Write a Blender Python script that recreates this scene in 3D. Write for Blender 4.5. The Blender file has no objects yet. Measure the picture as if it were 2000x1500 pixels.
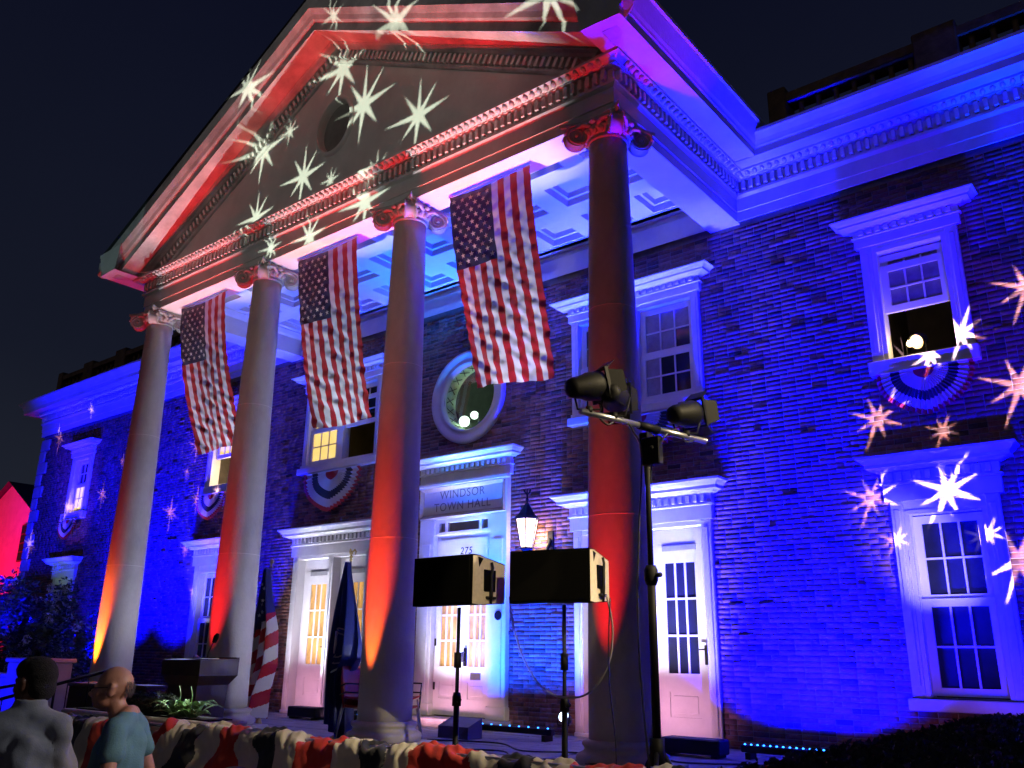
import bpy, bmesh, math, random
import numpy as np
from mathutils import Vector, Matrix
random.seed(7); rng = np.random.default_rng(7)
R = math.radians
# ------------------------------------------------------------------ camera, sky, sun, exposure
scene = bpy.context.scene
COL = scene.collection
cam = bpy.data.objects.new('camera', bpy.data.cameras.new('camera'))
COL.objects.link(cam); scene.camera = cam
cam.data.sensor_width = 36; cam.data.lens = 30.297; cam.data.clip_end = 600; cam.data.clip_start = .05
rt = Vector((0.78109702, 0.62430076, 0.01166223)); up = Vector((0.17806267, -0.24060796, 0.95414962)); fw = Vector((-0.59848235, 0.74320682, 0.29910282))
M = Matrix((rt, up, -fw)).transposed().to_4x4(); M.translation = Vector((9.9691, -11.1449, 1.1298))
cam.matrix_world = M
scene.view_settings.view_transform = 'Standard'; scene.view_settings.look = 'None'
scene.view_settings.exposure = 0; scene.view_settings.gamma = 1
scene.view_settings.use_curve_mapping = False
scene.cycles.use_denoising = True
scene.cycles.max_bounces = 5; scene.cycles.diffuse_bounces = 3; scene.cycles.transmission_bounces = 3
scene.cycles.sample_clamp_indirect = 6

world = bpy.data.worlds.new('World'); scene.world = world; world.use_nodes = True
wn = world.node_tree; wn.nodes.clear()
wo = wn.nodes.new('ShaderNodeOutputWorld'); bg = wn.nodes.new('ShaderNodeBackground')
tcw = wn.nodes.new('ShaderNodeTexCoord'); sep = wn.nodes.new('ShaderNodeSeparateXYZ'); rmp = wn.nodes.new('ShaderNodeValToRGB')
wn.links.new(tcw.outputs['Generated'], sep.inputs[0]); wn.links.new(sep.outputs['Z'], rmp.inputs[0])
rmp.color_ramp.elements[0].position = 0.0; rmp.color_ramp.elements[0].color = (.016, .019, .027, 1)
rmp.color_ramp.elements[1].position = .75; rmp.color_ramp.elements[1].color = (.0026, .0033, .0125, 1)
e = rmp.color_ramp.elements.new(.3); e.color = (.0075, .0095, .0195, 1)
nsk = wn.nodes.new('ShaderNodeTexNoise'); nsk.inputs['Scale'].default_value = 2.2; nsk.inputs['Detail'].default_value = 5
wn.links.new(tcw.outputs['Generated'], nsk.inputs['Vector'])
msk = wn.nodes.new('ShaderNodeMapRange'); msk.inputs[3].default_value = .75; msk.inputs[4].default_value = 1.25
wn.links.new(nsk.outputs['Fac'], msk.inputs[0])
vsk = wn.nodes.new('ShaderNodeVectorMath'); vsk.operation = 'SCALE'
wn.links.new(rmp.outputs['Color'], vsk.inputs[0]); wn.links.new(msk.outputs[0], vsk.inputs['Scale'])
wn.links.new(vsk.outputs[0], bg.inputs['Color']); bg.inputs['Strength'].default_value = 1.0
wn.links.new(bg.outputs[0], wo.inputs[0])
# the night's one sun-type lamp: an added dim warm fill from the front
sun = bpy.data.lights.new('ambient_fill', 'SUN'); sun.energy = .05; sun.angle = R(25); sun.color = (1, .82, .74)
so = bpy.data.objects.new('ambient_fill', sun); COL.objects.link(so)
so.rotation_euler = Vector((-.12, 1, -.10)).to_track_quat('-Z', 'Y').to_euler()

# ------------------------------------------------------------------ materials
MATS = {}
def mat(name, col, rough=.6, var=.12, scale=6, bump=.0, bscale=60, emit=None, estr=1, metal=0, attr=None, stretch=None, spec=.5, sheen=0):
    if name in MATS: return MATS[name]
    m = bpy.data.materials.new(name); m.use_nodes = True; nt = m.node_tree; b = nt.nodes['Principled BSDF']
    b.inputs['Roughness'].default_value = rough; b.inputs['Metallic'].default_value = metal
    b.inputs['Specular IOR Level'].default_value = spec
    if sheen: b.inputs['Sheen Weight'].default_value = sheen
    tc = nt.nodes.new('ShaderNodeTexCoord'); vec = tc.outputs['Object']
    if stretch:
        mp = nt.nodes.new('ShaderNodeMapping'); mp.inputs['Scale'].default_value = stretch
        nt.links.new(vec, mp.inputs[0]); vec = mp.outputs[0]
    n = nt.nodes.new('ShaderNodeTexNoise'); n.inputs['Scale'].default_value = scale; n.inputs['Detail'].default_value = 6; n.inputs['Roughness'].default_value = .65
    nt.links.new(vec, n.inputs['Vector'])
    mr = nt.nodes.new('ShaderNodeMapRange'); mr.inputs[1].default_value = .3; mr.inputs[2].default_value = .7
    mr.inputs[3].default_value = 1 - var; mr.inputs[4].default_value = 1 + var
    nt.links.new(n.outputs['Fac'], mr.inputs[0])
    vm = nt.nodes.new('ShaderNodeVectorMath'); vm.operation = 'SCALE'; nt.links.new(mr.outputs[0], vm.inputs['Scale'])
    if attr:
        at = nt.nodes.new('ShaderNodeAttribute'); at.attribute_name = 'rnd'
        cr = nt.nodes.new('ShaderNodeValToRGB'); els = cr.color_ramp.elements
        while len(els) < len(attr): els.new(.5)
        for i, c in enumerate(attr):
            els[i].position = i / (len(attr) - 1); els[i].color = (*c, 1)
        nt.links.new(at.outputs['Fac'], cr.inputs[0]); nt.links.new(cr.outputs[0], vm.inputs[0])
    else: vm.inputs[0].default_value = col
    nt.links.new(vm.outputs[0], b.inputs['Base Color'])
    if bump:
        n2 = nt.nodes.new('ShaderNodeTexNoise'); n2.inputs['Scale'].default_value = bscale; n2.inputs['Detail'].default_value = 5
        nt.links.new(vec, n2.inputs['Vector'])
        bp = nt.nodes.new('ShaderNodeBump'); bp.inputs['Strength'].default_value = bump; bp.inputs['Distance'].default_value = .01
        nt.links.new(n2.outputs['Fac'], bp.inputs['Height']); nt.links.new(bp.outputs[0], b.inputs['Normal'])
    if emit:
        b.inputs['Emission Strength'].default_value = estr
        vm2 = nt.nodes.new('ShaderNodeVectorMath'); vm2.operation = 'SCALE'; vm2.inputs[0].default_value = emit
        nt.links.new(mr.outputs[0], vm2.inputs['Scale']); nt.links.new(vm2.outputs[0], b.inputs['Emission Color'])
    MATS[name] = m; return m
def cloth(name, col, transl=.45, rough=.45, var=.08):
    if name in MATS: return MATS[name]
    m = mat(name, col, rough, var, 9, .25, 40, sheen=.2); nt = m.node_tree; b = nt.nodes['Principled BSDF']
    t = nt.nodes.new('ShaderNodeBsdfTranslucent'); t.inputs[0].default_value = (*col, 1)
    mx = nt.nodes.new('ShaderNodeMixShader'); mx.inputs[0].default_value = transl
    nt.links.new(b.outputs[0], mx.inputs[1]); nt.links.new(t.outputs[0], mx.inputs[2])
    nt.links.new(mx.outputs[0], nt.nodes['Material Output'].inputs['Surface']); return m

WHITE = mat('white_paint', (.74, .73, .70), .45, .07, 3, .12, 30)
TRIM = mat('trim_paint', (.66, .65, .62), .5, .12, 2.5, .2, 22)
COLM = mat('column_paint', (.48, .47, .45), .66, .16, 2.6, .28, 42, stretch=(1, 1, .6))
STONE = mat('limestone', (.42, .40, .37), .8, .2, 4, .5, 35)
MORTAR = mat('mortar', (.26, .23, .21), .9, .2, 12, .6, 60)
BRICK = mat('brick_face', (.3, .12, .08), .8, .3, 25, .4, 45, attr=[(.055, .035, .03), (.15, .07, .05), (.22, .095, .065), (.27, .12, .08), (.19, .085, .06), (.34, .17, .11)])
SLATE = mat('roof_slate', (.05, .05, .055), .7, .3, 8, .5, 20)
PAVE = mat('paving', (.26, .25, .24), .7, .25, 3, .6, 25)
GROUND = mat('asphalt', (.05, .05, .052), .85, .3, 2, .5, 60)
BLACK = mat('black_metal', (.005, .005, .006), .6, .2, 10, .1, 60, spec=.25)
CARPET = mat('black_carpet', (.0025, .0025, .0025), .95, .3, 40, .8, 200, spec=.06)
CHROME = mat('dull_steel', (.45, .46, .5), .28, .15, 10, metal=1)
GOLD = mat('gilt', (.55, .42, .16), .3, .1, 10, metal=.9)
DARKGLASS = mat('dark_glass', (.02, .022, .025), .06, .3, 2.0, .06, 3)
SHADE = mat('shaded_pane', (.26, .25, .23), .35, .35, 4.5, .1, 4)
YELLOW = mat('lit_blind', (.7, .55, .2), .6, .10, 2, emit=(1, .70, .16), estr=1.0)
AMBER = mat('lit_hall_pane', (.3, .18, .06), .3, .55, 5, emit=(.55, .28, .06), estr=.9, stretch=(1, 1, .45))
BROWNPANE = mat('transom_pane', (.22, .17, .13), .35, .3, 3)
FR, FW, FB = cloth('flag_red', (.36, .010, .016), .25, .32), cloth('flag_white', (.68, .68, .70), .35, .28), cloth('flag_blue', (.012, .016, .065), .25, .35)
BR, BW, BB = cloth('bunting_red', (.50, .025, .02), .22, .7), cloth('bunting_white', (.66, .62, .55), .28, .7), cloth('bunting_navy', (.012, .014, .028), .08, .7)

# ------------------------------------------------------------------ mesh helpers
def pos(p):
    v = Vector((0, 0, 0))
    while p is not None: v += p.location; p = p.parent
    return v
class MB:
    def __init__(s): s.v = []; s.f = []; s.m = []; s.sm = []
    def add(s, vs, fs, mi=0, smooth=False):
        o = len(s.v); s.v += [tuple(v) for v in vs]
        for f in fs: s.f.append(tuple(i + o for i in f)); s.m.append(mi); s.sm.append(smooth)
        return s
    def box(s, x0, x1, y0, y1, z0, z1, mi=0, bev=0):
        if bev:
            b = min(bev, (x1-x0)*.4, (y1-y0)*.4, (z1-z0)*.4)
            vs = []
            for sx, X in ((0, x0), (1, x1)):
                for sy, Y in ((0, y0), (1, y1)):
                    for sz, Z in ((0, z0), (1, z1)):
                        dx = b if sx == 0 else -b; dy = b if sy == 0 else -b; dz = b if sz == 0 else -b
                        vs += [(X, Y+dy, Z+dz), (X+dx, Y, Z+dz), (X+dx, Y+dy, Z)]
            bm = bmesh.new(); bv = [bm.verts.new(v) for v in vs]
            r = bmesh.ops.convex_hull(bm, input=bv); bmesh.ops.recalc_face_normals(bm, faces=bm.faces)
            bm.verts.index_update()
            s.add([v.co.copy() for v in bm.verts], [[v.index for v in f.verts] for f in bm.faces], mi); bm.free(); return s
        vs = [(x0,y0,z0),(x1,y0,z0),(x1,y1,z0),(x0,y1,z0),(x0,y0,z1),(x1,y0,z1),(x1,y1,z1),(x0,y1,z1)]
        return s.add(vs, [(0,3,2,1),(4,5,6,7),(0,1,5,4),(1,2,6,5),(2,3,7,6),(3,0,4,7)], mi)
    def lathe(s, prof, c=(0,0,0), n=32, mi=0, smooth=True, axis='z', caps=True):
        vs = []
        for r, z in prof:
            for i in range(n):
                a = 2*math.pi*i/n; p = (r*math.cos(a), r*math.sin(a), z)
                if axis == 'y': p = (p[0], p[2], p[1])
                if axis == 'x': p = (p[2], p[0], p[1])
                vs.append((p[0]+c[0], p[1]+c[1], p[2]+c[2]))
        fs = [(k*n+i, k*n+(i+1)%n, (k+1)*n+(i+1)%n, (k+1)*n+i) for k in range(len(prof)-1) for i in range(n)]
        if axis == 'y': fs = [f[::-1] for f in fs]
        s.add(vs, fs, mi, smooth)
        for k, sg in ((0, -1), (len(prof)-1, 1)):
            if caps and prof[k][0] > 1e-5:
                f = tuple(range(k*n, k*n+n)); o = len(s.v)-len(vs)
                f = tuple(i+o for i in (f[::-1] if sg < 0 else f)); s.f.append(f); s.m.append(mi); s.sm.append(False)
        return s
    def tube(s, pts, r, n=8, mi=0, caps=True):
        pts = [Vector(p) for p in pts]; rs = r if isinstance(r, (list, tuple)) else [r]*len(pts)
        vs = []; ref = None
        for i, p in enumerate(pts):
            d = (pts[min(i+1, len(pts)-1)] - pts[max(i-1, 0)]).normalized()
            if ref is None: ref = d.orthogonal().normalized()
            ref = (ref - d*ref.dot(d)).normalized(); b = d.cross(ref)
            for k in range(n):
                a = 2*math.pi*k/n; vs.append(p + (ref*math.cos(a) + b*math.sin(a))*rs[i])
        fs = [(k*n+i, k*n+(i+1)%n, (k+1)*n+(i+1)%n, (k+1)*n+i) for k in range(len(pts)-1) for i in range(n)]
        if caps: fs += [tuple(range(n))[::-1], tuple(range((len(pts)-1)*n, len(pts)*n))]
        return s.add(vs, fs, mi, True)
    def sphere(s, c, r, n=12, mi=0):
        r = r if isinstance(r, (list, tuple)) else (r, r, r)
        vs = []; m = n//2
        for j in range(m+1):
            t = math.pi*j/m
            for i in range(n):
                a = 2*math.pi*i/n; vs.append((c[0]+r[0]*math.sin(t)*math.cos(a), c[1]+r[1]*math.sin(t)*math.sin(a), c[2]-r[2]*math.cos(t)))
        return s.add(vs, [(j*n+i, j*n+(i+1)%n, (j+1)*n+(i+1)%n, (j+1)*n+i) for j in range(m) for i in range(n)], mi, True)
    def sweep(s, prof, path, mi=0, caps=True, smooth=False):
        """prof = [(outward offset, z)], path = plan points, outward = right-hand side of travel"""
        P = [Vector((p[0], p[1])) for p in path]; n = len(P); k = len(prof); vs = []
        for i in range(n):
            d0 = (P[i]-P[i-1]).normalized() if i else None; d1 = (P[i+1]-P[i]).normalized() if i < n-1 else None
            if d0 is None: d0 = d1
            if d1 is None: d1 = d0
            n0 = Vector((d0.y, -d0.x)); n1 = Vector((d1.y, -d1.x)); mt = (n0+n1).normalized(); mt = mt / max(.2, mt.dot(n0))
            for o, z in prof: q = P[i] + mt*o; vs.append((q.x, q.y, z))
        fs = [(i*k+j, (i+1)*k+j, (i+1)*k+j+1, i*k+j+1) for i in range(n-1) for j in range(k-1)]
        if caps: fs += [tuple(range(k)), tuple(range((n-1)*k, n*k))[::-1]]
        return s.add(vs, fs, mi, smooth)
    def mesh(s, name, mats, off=Vector((0,0,0))):
        me = bpy.data.meshes.new(name); me.from_pydata([(v[0]-off.x, v[1]-off.y, v[2]-off.z) for v in s.v], [], s.f)
        for m in (mats if isinstance(mats, (list, tuple)) else [mats]): me.materials.append(m)
        me.polygons.foreach_set('material_index', s.m); me.polygons.foreach_set('use_smooth', s.sm); me.update(); return me
    def build(s, name, mats, parent=None, world=True, **kw):
        off = pos(parent) if (parent is not None and world) else Vector((0,0,0))
        o = bpy.data.objects.new(name, s.mesh(name, mats, off)); COL.objects.link(o)
        if parent is not None: o.parent = parent
        return tag(o, **kw)
def tag(o, label=None, cat=None, group=None, kind=None):
    for k, v in (('label', label), ('category', cat), ('group', group), ('kind', kind)):
        if v: o[k] = v
    return o
def thing(name, loc, label, cat, group=None, rz=0):
    o = bpy.data.objects.new(name, None); COL.objects.link(o); o.location = loc; o.rotation_euler = (0, 0, rz)
    return tag(o, label, cat, group)
def inst(src, name, loc, parent=None, rot=None, scale=None):
    o = bpy.data.objects.new(name, src if isinstance(src, bpy.types.Mesh) else src.data); COL.objects.link(o)
    o.location = loc
    if rot: o.rotation_euler = rot
    if scale: o.scale = scale
    if parent is not None: o.parent = parent
    return o
def spot(name, loc, aim, watts, col, size=40, blend=.4, radius=.04, parent=None, spread=None):
    l = bpy.data.lights.new(name, 'SPOT'); l.energy = watts; l.color = col; l.spot_size = R(size); l.spot_blend = blend; l.shadow_soft_size = radius
    o = bpy.data.objects.new(name, l); COL.objects.link(o); o.location = loc
    o.rotation_euler = (Vector(aim)-Vector(loc)).to_track_quat('-Z', 'Y').to_euler()
    return o
def area(name, loc, aim, watts, col, sx, sy, spread=120):
    l = bpy.data.lights.new(name, 'AREA'); l.energy = watts; l.color = col; l.shape = 'RECTANGLE'; l.size = sx; l.size_y = sy; l.spread = R(spread)
    o = bpy.data.objects.new(name, l); COL.objects.link(o); o.location = loc
    o.rotation_euler = (Vector(aim)-Vector(loc)).to_track_quat('-Z', 'X').to_euler()
    q = (Vector(aim)-Vector(loc)).normalized(); x = Vector((1, 0, 0)); x = (x-q*x.dot(q)).normalized(); y = (-q).cross(x)
    o.rotation_euler = Matrix((x, y, -q)).transposed().to_euler(); return o
def point(name, loc, watts, col, radius=.05):
    l = bpy.data.lights.new(name, 'POINT'); l.energy = watts; l.color = col; l.shadow_soft_size = radius
    o = bpy.data.objects.new(name, l); COL.objects.link(o); o.location = loc; return o
# ------------------------------------------------------------------ the ground and terraces
g = MB().add([(-150,-120,-.7),(150,-120,-.7),(150,150,-.7),(-150,150,-.7)], [(0,1,2,3)]).build('ground', GROUND, kind='structure')
HA, ZB = 7.308, 8.0            # underside of the architrave, top of the bed mould
FY, SX = -3.526, 5.34          # portico face, portico side
terr = thing('porch_terrace', (0, 0, 0), 'stone paved terrace carrying the portico columns in front of the doors', 'terrace'); terr['kind'] = 'structure'
MB().box(-6.3, 7.2, -4.75, .3, -.7, -.035).build('terrace_base', STONE, terr)
slab_meshes = []
for k in range(4):
    slab_meshes.append(MB().box(-.44, .44, -.34, .34, -.03, 0, bev=.008).mesh('slab', PAVE))
for i in range(15):
    for j in range(7):
        inst(slab_meshes[(i*3+j*5) % 4], 'slab', (-6.3+.45+i*.9, -4.75+.352+j*.71, random.uniform(-.004, .002)), terr, scale=(.99, 1.0, 1))
steps = thing('porch_steps', (-.2, -4.3, -.7), 'wide stone steps leading from the plaza up to the portico', 'steps')
for k in range(4):
    MB().box(-5.9, 6.6, -4.75-.18*(4-k), -4.755-.18*(3-k), -.7+.004, -.7+.14*(k+1)-.003, bev=.012).build('step', STONE, steps)

# ------------------------------------------------------------------ town hall
hall = thing('town_hall', (0, 0, 0), 'brick town hall with white columned portico lit red and blue at night', 'building')
L, RX = -17.45, 13.0
holes = []        # (x0,x1,z0,z1)
c_side = 3.45
SIDE = (-c_side, c_side)
for c in SIDE: holes += [(c-1.16, c+1.16, 0, 3.4), (c-1.17, c+1.17, 4.63, 6.7)]
holes.append((-1.0, 1.0, 0, 4.4))
WING = (7.6, -7.6, -14.6)
for c in WING: holes += [(c-.585, c+.585, .57, 3.4), (c-.585, c+.585, 4.58, 6.62)]
OC = (0.0, 5.56, .84)
# back wall (mortar face) is built as strips round the openings
def cut(x0, x1, z0, z1):
    zs = sorted({z0, z1, *[z for h in holes for z in (h[2], h[3]) if z0 < z < z1], OC[1]-.86, OC[1]+.86}); out = []
    for a, b in zip(zs[:-1], zs[1:]):
        m = (a+b)/2; bl = sorted([(h[0], h[1]) for h in holes if h[2] < m < h[3]] + ([(-.6, .6)] if abs(m-OC[1]) < .6 else [])); x = x0
        for p, q in bl:
            if p > x: out.append((x, p, a, b))
            x = max(x, q)
        if x < x1: out.append((x, x1, a, b))
    return out
w = MB()
for x0, x1, a, b in cut(L, RX, -.7, HA+.1): w.add([(x0,.002,a),(x1,.002,a),(x1,.002,b),(x0,.002,b)], [(0,1,2,3)])
w.add([(L,.012,-.7),(L,12,-.7),(L,12,8.2),(L,.012,8.2)], [(0,3,2,1)]).add([(RX,.012,-.7),(RX,12,-.7),(RX,12,8.2),(RX,.012,8.2)], [(0,1,2,3)])
wall = w.build('brick_wall', MORTAR, hall)
# bricks: every one its own block, uneven faces
CH, BL = .0663, .212
allb = []
nz = int((HA+.7)/CH)
for r in range(nz):
    z = -.7 + r*CH
    x = L + .2 - (r % 2)*BL/2
    while x < RX:
        ln = BL if random.random() > .12 else BL*.5
        x0, x1 = x+.004, x+ln-.004; x += ln
        if x1 > RX: break
        parts = [(x0, x1)]
        for h in holes:
            if z+CH > h[2]+.005 and z < h[3]-.005:
                np_ = []
                for p, q in parts:
                    if q <= h[0] or p >= h[1]: np_.append((p, q)); continue
                    if p < h[0]-.02: np_.append((p, h[0]))
                    if q > h[1]+.02: np_.append((h[1], q))
                parts = np_
        zc = z+CH/2 - OC[1]
        if abs(zc) < OC[2]:
            hw = math.sqrt(OC[2]**2 - zc*zc) - .03; np_ = []
            for p, q in parts:
                if q <= -hw or p >= hw: np_.append((p, q)); continue
                if p < -hw-.02: np_.append((p, -hw))
                if q > hw+.02: np_.append((hw, q))
            parts = np_
        if z < -.04:
            parts = [(p, q) for p, q in parts if not (p > -6.2 and q < 7.1)]
        allb += [(p, q, z+.0036, z+CH-.0036) for p, q in parts]
allb = np.array(allb); NB = len(allb)
mid = np.stack([(allb[:,0]+allb[:,1])/2, np.zeros(NB), (allb[:,2]+allb[:,3])/2], 1)
dist = np.linalg.norm(mid - np.array([9.97, -11.14, 1.13]), axis=1)
full = (allb[:,1]-allb[:,0]) > .19
cand = np.where(full & (mid[:,0] < 7.0) & (mid[:,0] > 4.7) & (mid[:,2] > .1))[0]
near = set(cand[np.argsort(dist[cand])[:300]].tolist())
rest = np.array([i for i in range(NB) if i not in near])
def brick_verts(x0, x1, z0, z1, n):
    f = rng.gamma(1.2, .0010, n)+.001; big = rng.random(n) < .035; f = np.where(big, f+rng.uniform(.006, .022, n), f)
    tl, tv = rng.normal(0, .0009, n), rng.normal(0, .0008, n); j = rng.normal(0, .0012, (n, 4))
    zz = np.zeros(n)+.02
    v = np.empty((n, 8, 3)); xs = (x0, x1, x1, x0); z_ = (z0, z0, z1, z1); sx = (-1, 1, 1, -1); sz = (-1, -1, 1, 1)
    for k in range(4):
        v[:, k] = np.stack([xs[k]+j[:, k]*1.2, -f + tl*sx[k] + tv*sz[k], z_[k]+j[:, k]], 1)
        v[:, k+4] = np.stack([xs[k]+zz*0, zz, z_[k]+zz*0], 1)
    return v
def brick_mesh(idx_boxes, name):
    n = len(idx_boxes); v = brick_verts(*[idx_boxes[:, k] for k in range(4)], n)
    q = np.array([(0,1,2,3),(0,4,5,1),(1,5,6,2),(2,6,7,3),(3,7,4,0)])
    f = (q[None] + (np.arange(n)*8)[:, None, None]).reshape(-1, 4)
    me = bpy.data.meshes.new(name); me.vertices.add(n*8); me.vertices.foreach_set('co', v.reshape(-1))
    me.loops.add(f.size); me.loops.foreach_set('vertex_index', f.reshape(-1)); me.polygons.add(len(f))
    me.polygons.foreach_set('loop_start', np.arange(0, f.size, 4)); me.polygons.foreach_set('loop_total', np.full(len(f), 4))
    me.update(calc_edges=True); me.materials.append(BRICK)
    a = me.attributes.new('rnd', 'FLOAT', 'POINT'); a.data.foreach_set('value', np.repeat(rng.random(n), 8))
    return me
rb = bpy.data.objects.new('brickwork', brick_mesh(allb[rest], 'brickwork')); COL.objects.link(rb); rb.parent = wall; rb['kind'] = 'stuff'
variants = [brick_mesh(np.array([[-.101, .101, -.0285, .0285]]), 'brick') for _ in range(16)]
for i in near:
    x0, x1, z0, z1 = allb[i]; inst(random.choice(variants), 'brick', ((x0+x1)/2, 0, (z0+z1)/2), wall, scale=((x1-x0)/.202, 1, 1))
# quoins at the far left corner
for k in range(22):
    ln = .52 if k % 2 else .30
    MB().box(L-.04, L+ln, -.05, .5 if k % 2 == 0 else .3, -.7+k*.36+.008, -.7+(k+1)*.36-.008, bev=.015).build('quoin', STONE, hall)
# dark rooms behind the openings
for h in holes:
    x0, x1, a, b = h
    room = MB().add([(x0,.011,a),(x1,.011,a),(x1,.011,b),(x0,.011,b),(x0,2,a),(x1,2,a),(x1,2,b),(x0,2,b)], [(0,4,5,1),(1,5,6,2),(2,6,7,3),(3,7,4,0),(4,7,6,5)])
    room.build('interior', mat('dim_room', (.10, .085, .07), .8, .4, 1.5), hall)
rr = MB(); rr.lathe([(.62, .02), (.62, 1.6), (.01, 1.6)], (OC[0], 0, OC[1]), 40, axis='y', caps=False); rr.build('interior', mat('dim_green_room', (.012, .018, .012), .8, .6, 2.5), hall)

# ---- entablature
bed = [(-.02, HA), (0, HA), (0, 7.455), (.018, 7.46), (.018, 7.66), (.035, 7.675), (.06, 7.70), (.06, 7.735), (.015, 7.74), (.015, 7.925), (.10, 7.93), (.10, 7.945), (.135, 7.952), (.175, 7.975), (.215, 7.985), (.215, 8.02), (-.02, 8.03)]
path = [(L, 4), (L, -.10), (-SX, -.10), (-SX, FY), (SX, FY), (SX, -.10), (RX, -.10)]
ent = MB().sweep(bed, path).build('entablature', TRIM, hall)
dm = MB().box(-.028, .028, -.075, 0, 0, .145, bev=.006).mesh('dentil', TRIM)
eg = MB().sphere((0, -.055, 0), (.034, .05, .042), 8).mesh('egg_moulding', TRIM)
spots = []
def run(p, q):
    p, q = Vector(p), Vector(q); d = (q-p); n = int(d.length/.112); d.normalize(); nrm = Vector((d.y, -d.x))
    a = math.atan2(d.y, d.x)
    for i in range(n): spots.append((p+d*(.06+i*.112), nrm, a))
for i in range(1, 6): run(path[i], path[i+1])
camxy = Vector((9.97, -11.14))
spots.sort(key=lambda s: (s[0]-camxy).length)
spots = [s for s in spots if s[0].x < 9.6]
late = MB(); later = MB()
def place_mesh(mb, src, loc, a):
    c, s_ = math.cos(a), math.sin(a); vs = [(v.co.x*c - v.co.y*s_ + loc[0], v.co.x*s_ + v.co.y*c + loc[1], v.co.z+loc[2]) for v in src.vertices]
    mb.add(vs, [tuple(p.vertices) for p in src.polygons])
for i, (p, nrm, a) in enumerate(spots):
    b = p + nrm*.014; ez = p + nrm*.11
    if i < 285: inst(dm, 'dentil', (b.x, b.y, 7.765), ent, rot=(0, 0, a)); inst(eg, 'egg_moulding', (ez.x, ez.y, 7.955), ent, rot=(0, 0, a))
    else: place_mesh(late, dm, (b.x, b.y, 7.765), a); place_mesh(later, eg, (ez.x, ez.y, 7.955), a)
late.build('dentil', TRIM, ent, kind='stuff'); later.build('egg_moulding', TRIM, ent, kind='stuff')
# eaves cornices (corona and cyma) of the wings and of the portico sides
def crown(o1, o2, zt, dz=0):
    return [(.0, 8.025+dz), (.20, 8.02+dz), (o1, 8.0+dz), (o1, 8.11+dz), (o1+.02, 8.13+dz), (o1+.03, 8.16+dz), (o1+.05, 8.2+dz), (o2-.03, zt-.07), (o2, zt-.05), (o2, zt), (-.1, zt+.03)]
MB().sweep(crown(.46, .60, 8.33), [(SX+.02, -.10), (RX, -.10)]).build('eaves_cornice', TRIM, hall)
MB().sweep(crown(.46, .60, 8.33), [(L, 4), (L, -.10), (-SX-.02, -.10)]).build('eaves_cornice', TRIM, hall)
MB().sweep(crown(.53, .69, 8.50, .004), [(SX, -4.215), (SX, -.48)]).build('side_cornice', TRIM, hall)
MB().sweep(crown(.53, .69, 8.50, .004), [(-SX, -.48), (-SX, -4.215)]).build('side_cornice', TRIM, hall)
# pediment
def rbase(X): return 8.10 + (SX-abs(X))*.515
TY = FY+.03
apz = rbase(0)
n = 48; vs = [(0, TY, 0)]
# tympanum with an oval opening
tv, tf = [], []
occ = (.03, 9.33, .40, .47); K = 48
ring = [(occ[0]+occ[2]*math.cos(2*math.pi*i/K), occ[1]+occ[3]*math.sin(2*math.pi*i/K)) for i in range(K)]
def hit(dx, dz):
    best = 1e9
    if dz < 0: best = min(best, (8.0-occ[1])/dz)
    for s_ in (1, -1):
        den = dz + .515*s_*dx
        if den > 1e-6: best = min(best, (8.10+SX*.515+.05 - s_*occ[0]*.515 - occ[1])/den)
    return (occ[0]+dx*best, occ[1]+dz*best)
outer = []
angs = sorted([2*math.pi*i/K for i in range(K)] + [math.atan2(z-occ[1], x-occ[0]) % (2*math.pi) for x, z in ((SX+.1, 8.0), (-SX-.1, 8.0), (0, apz+.05))])
tv = []; 
for a in angs:
    dx, dz = math.cos(a), math.sin(a); tv.append((occ[0]+occ[2]*dx, TY, occ[1]+occ[3]*dz)); h_ = hit(dx, dz); tv.append((h_[0], TY, h_[1]))
kk = len(angs)
tf = [(2*i, 2*((i+1) % kk), 2*((i+1) % kk)+1, 2*i+1) for i in range(kk)]
STUC = mat('stucco', (.60, .58, .54), .7, .12, 1.6, .35, 70)
tym = MB().add(tv, [f[::-1] for f in tf]).build('tympanum', STUC, hall)
o = MB(); pr = [(1.0, 0), (1.0, .0), (.98, -.045), (1.12, -.055), (1.16, -.02), (1.18, .0)]
vs = []; 
for k_, y in [(1.17, .0), (1.15, -.035), (1.03, -.05), (1.0, -.03), (.97, .12)]:
    for i in range(K): vs.append((occ[0]+occ[2]*k_*math.cos(2*math.pi*i/K), TY+y, occ[1]+occ[3]*k_*math.sin(2*math.pi*i/K)))
o.add(vs, [(j*K+i, (j+1)*K+i, (j+1)*K+(i+1) % K, j*K+(i+1) % K) for j in range(4) for i in range(K)], smooth=True)
o.build('oval_frame', STUC, tym)
lv = MB(); lv.add([(occ[0]+occ[2]*math.cos(2*math.pi*i/K), TY+.10, occ[1]+occ[3]*math.sin(2*math.pi*i/K)) for i in range(K)], [tuple(range(K))[::-1]])
lv.build('oval_panel', mat('oval_panel', (.20, .19, .17), .6, .25, 3), tym)
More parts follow.
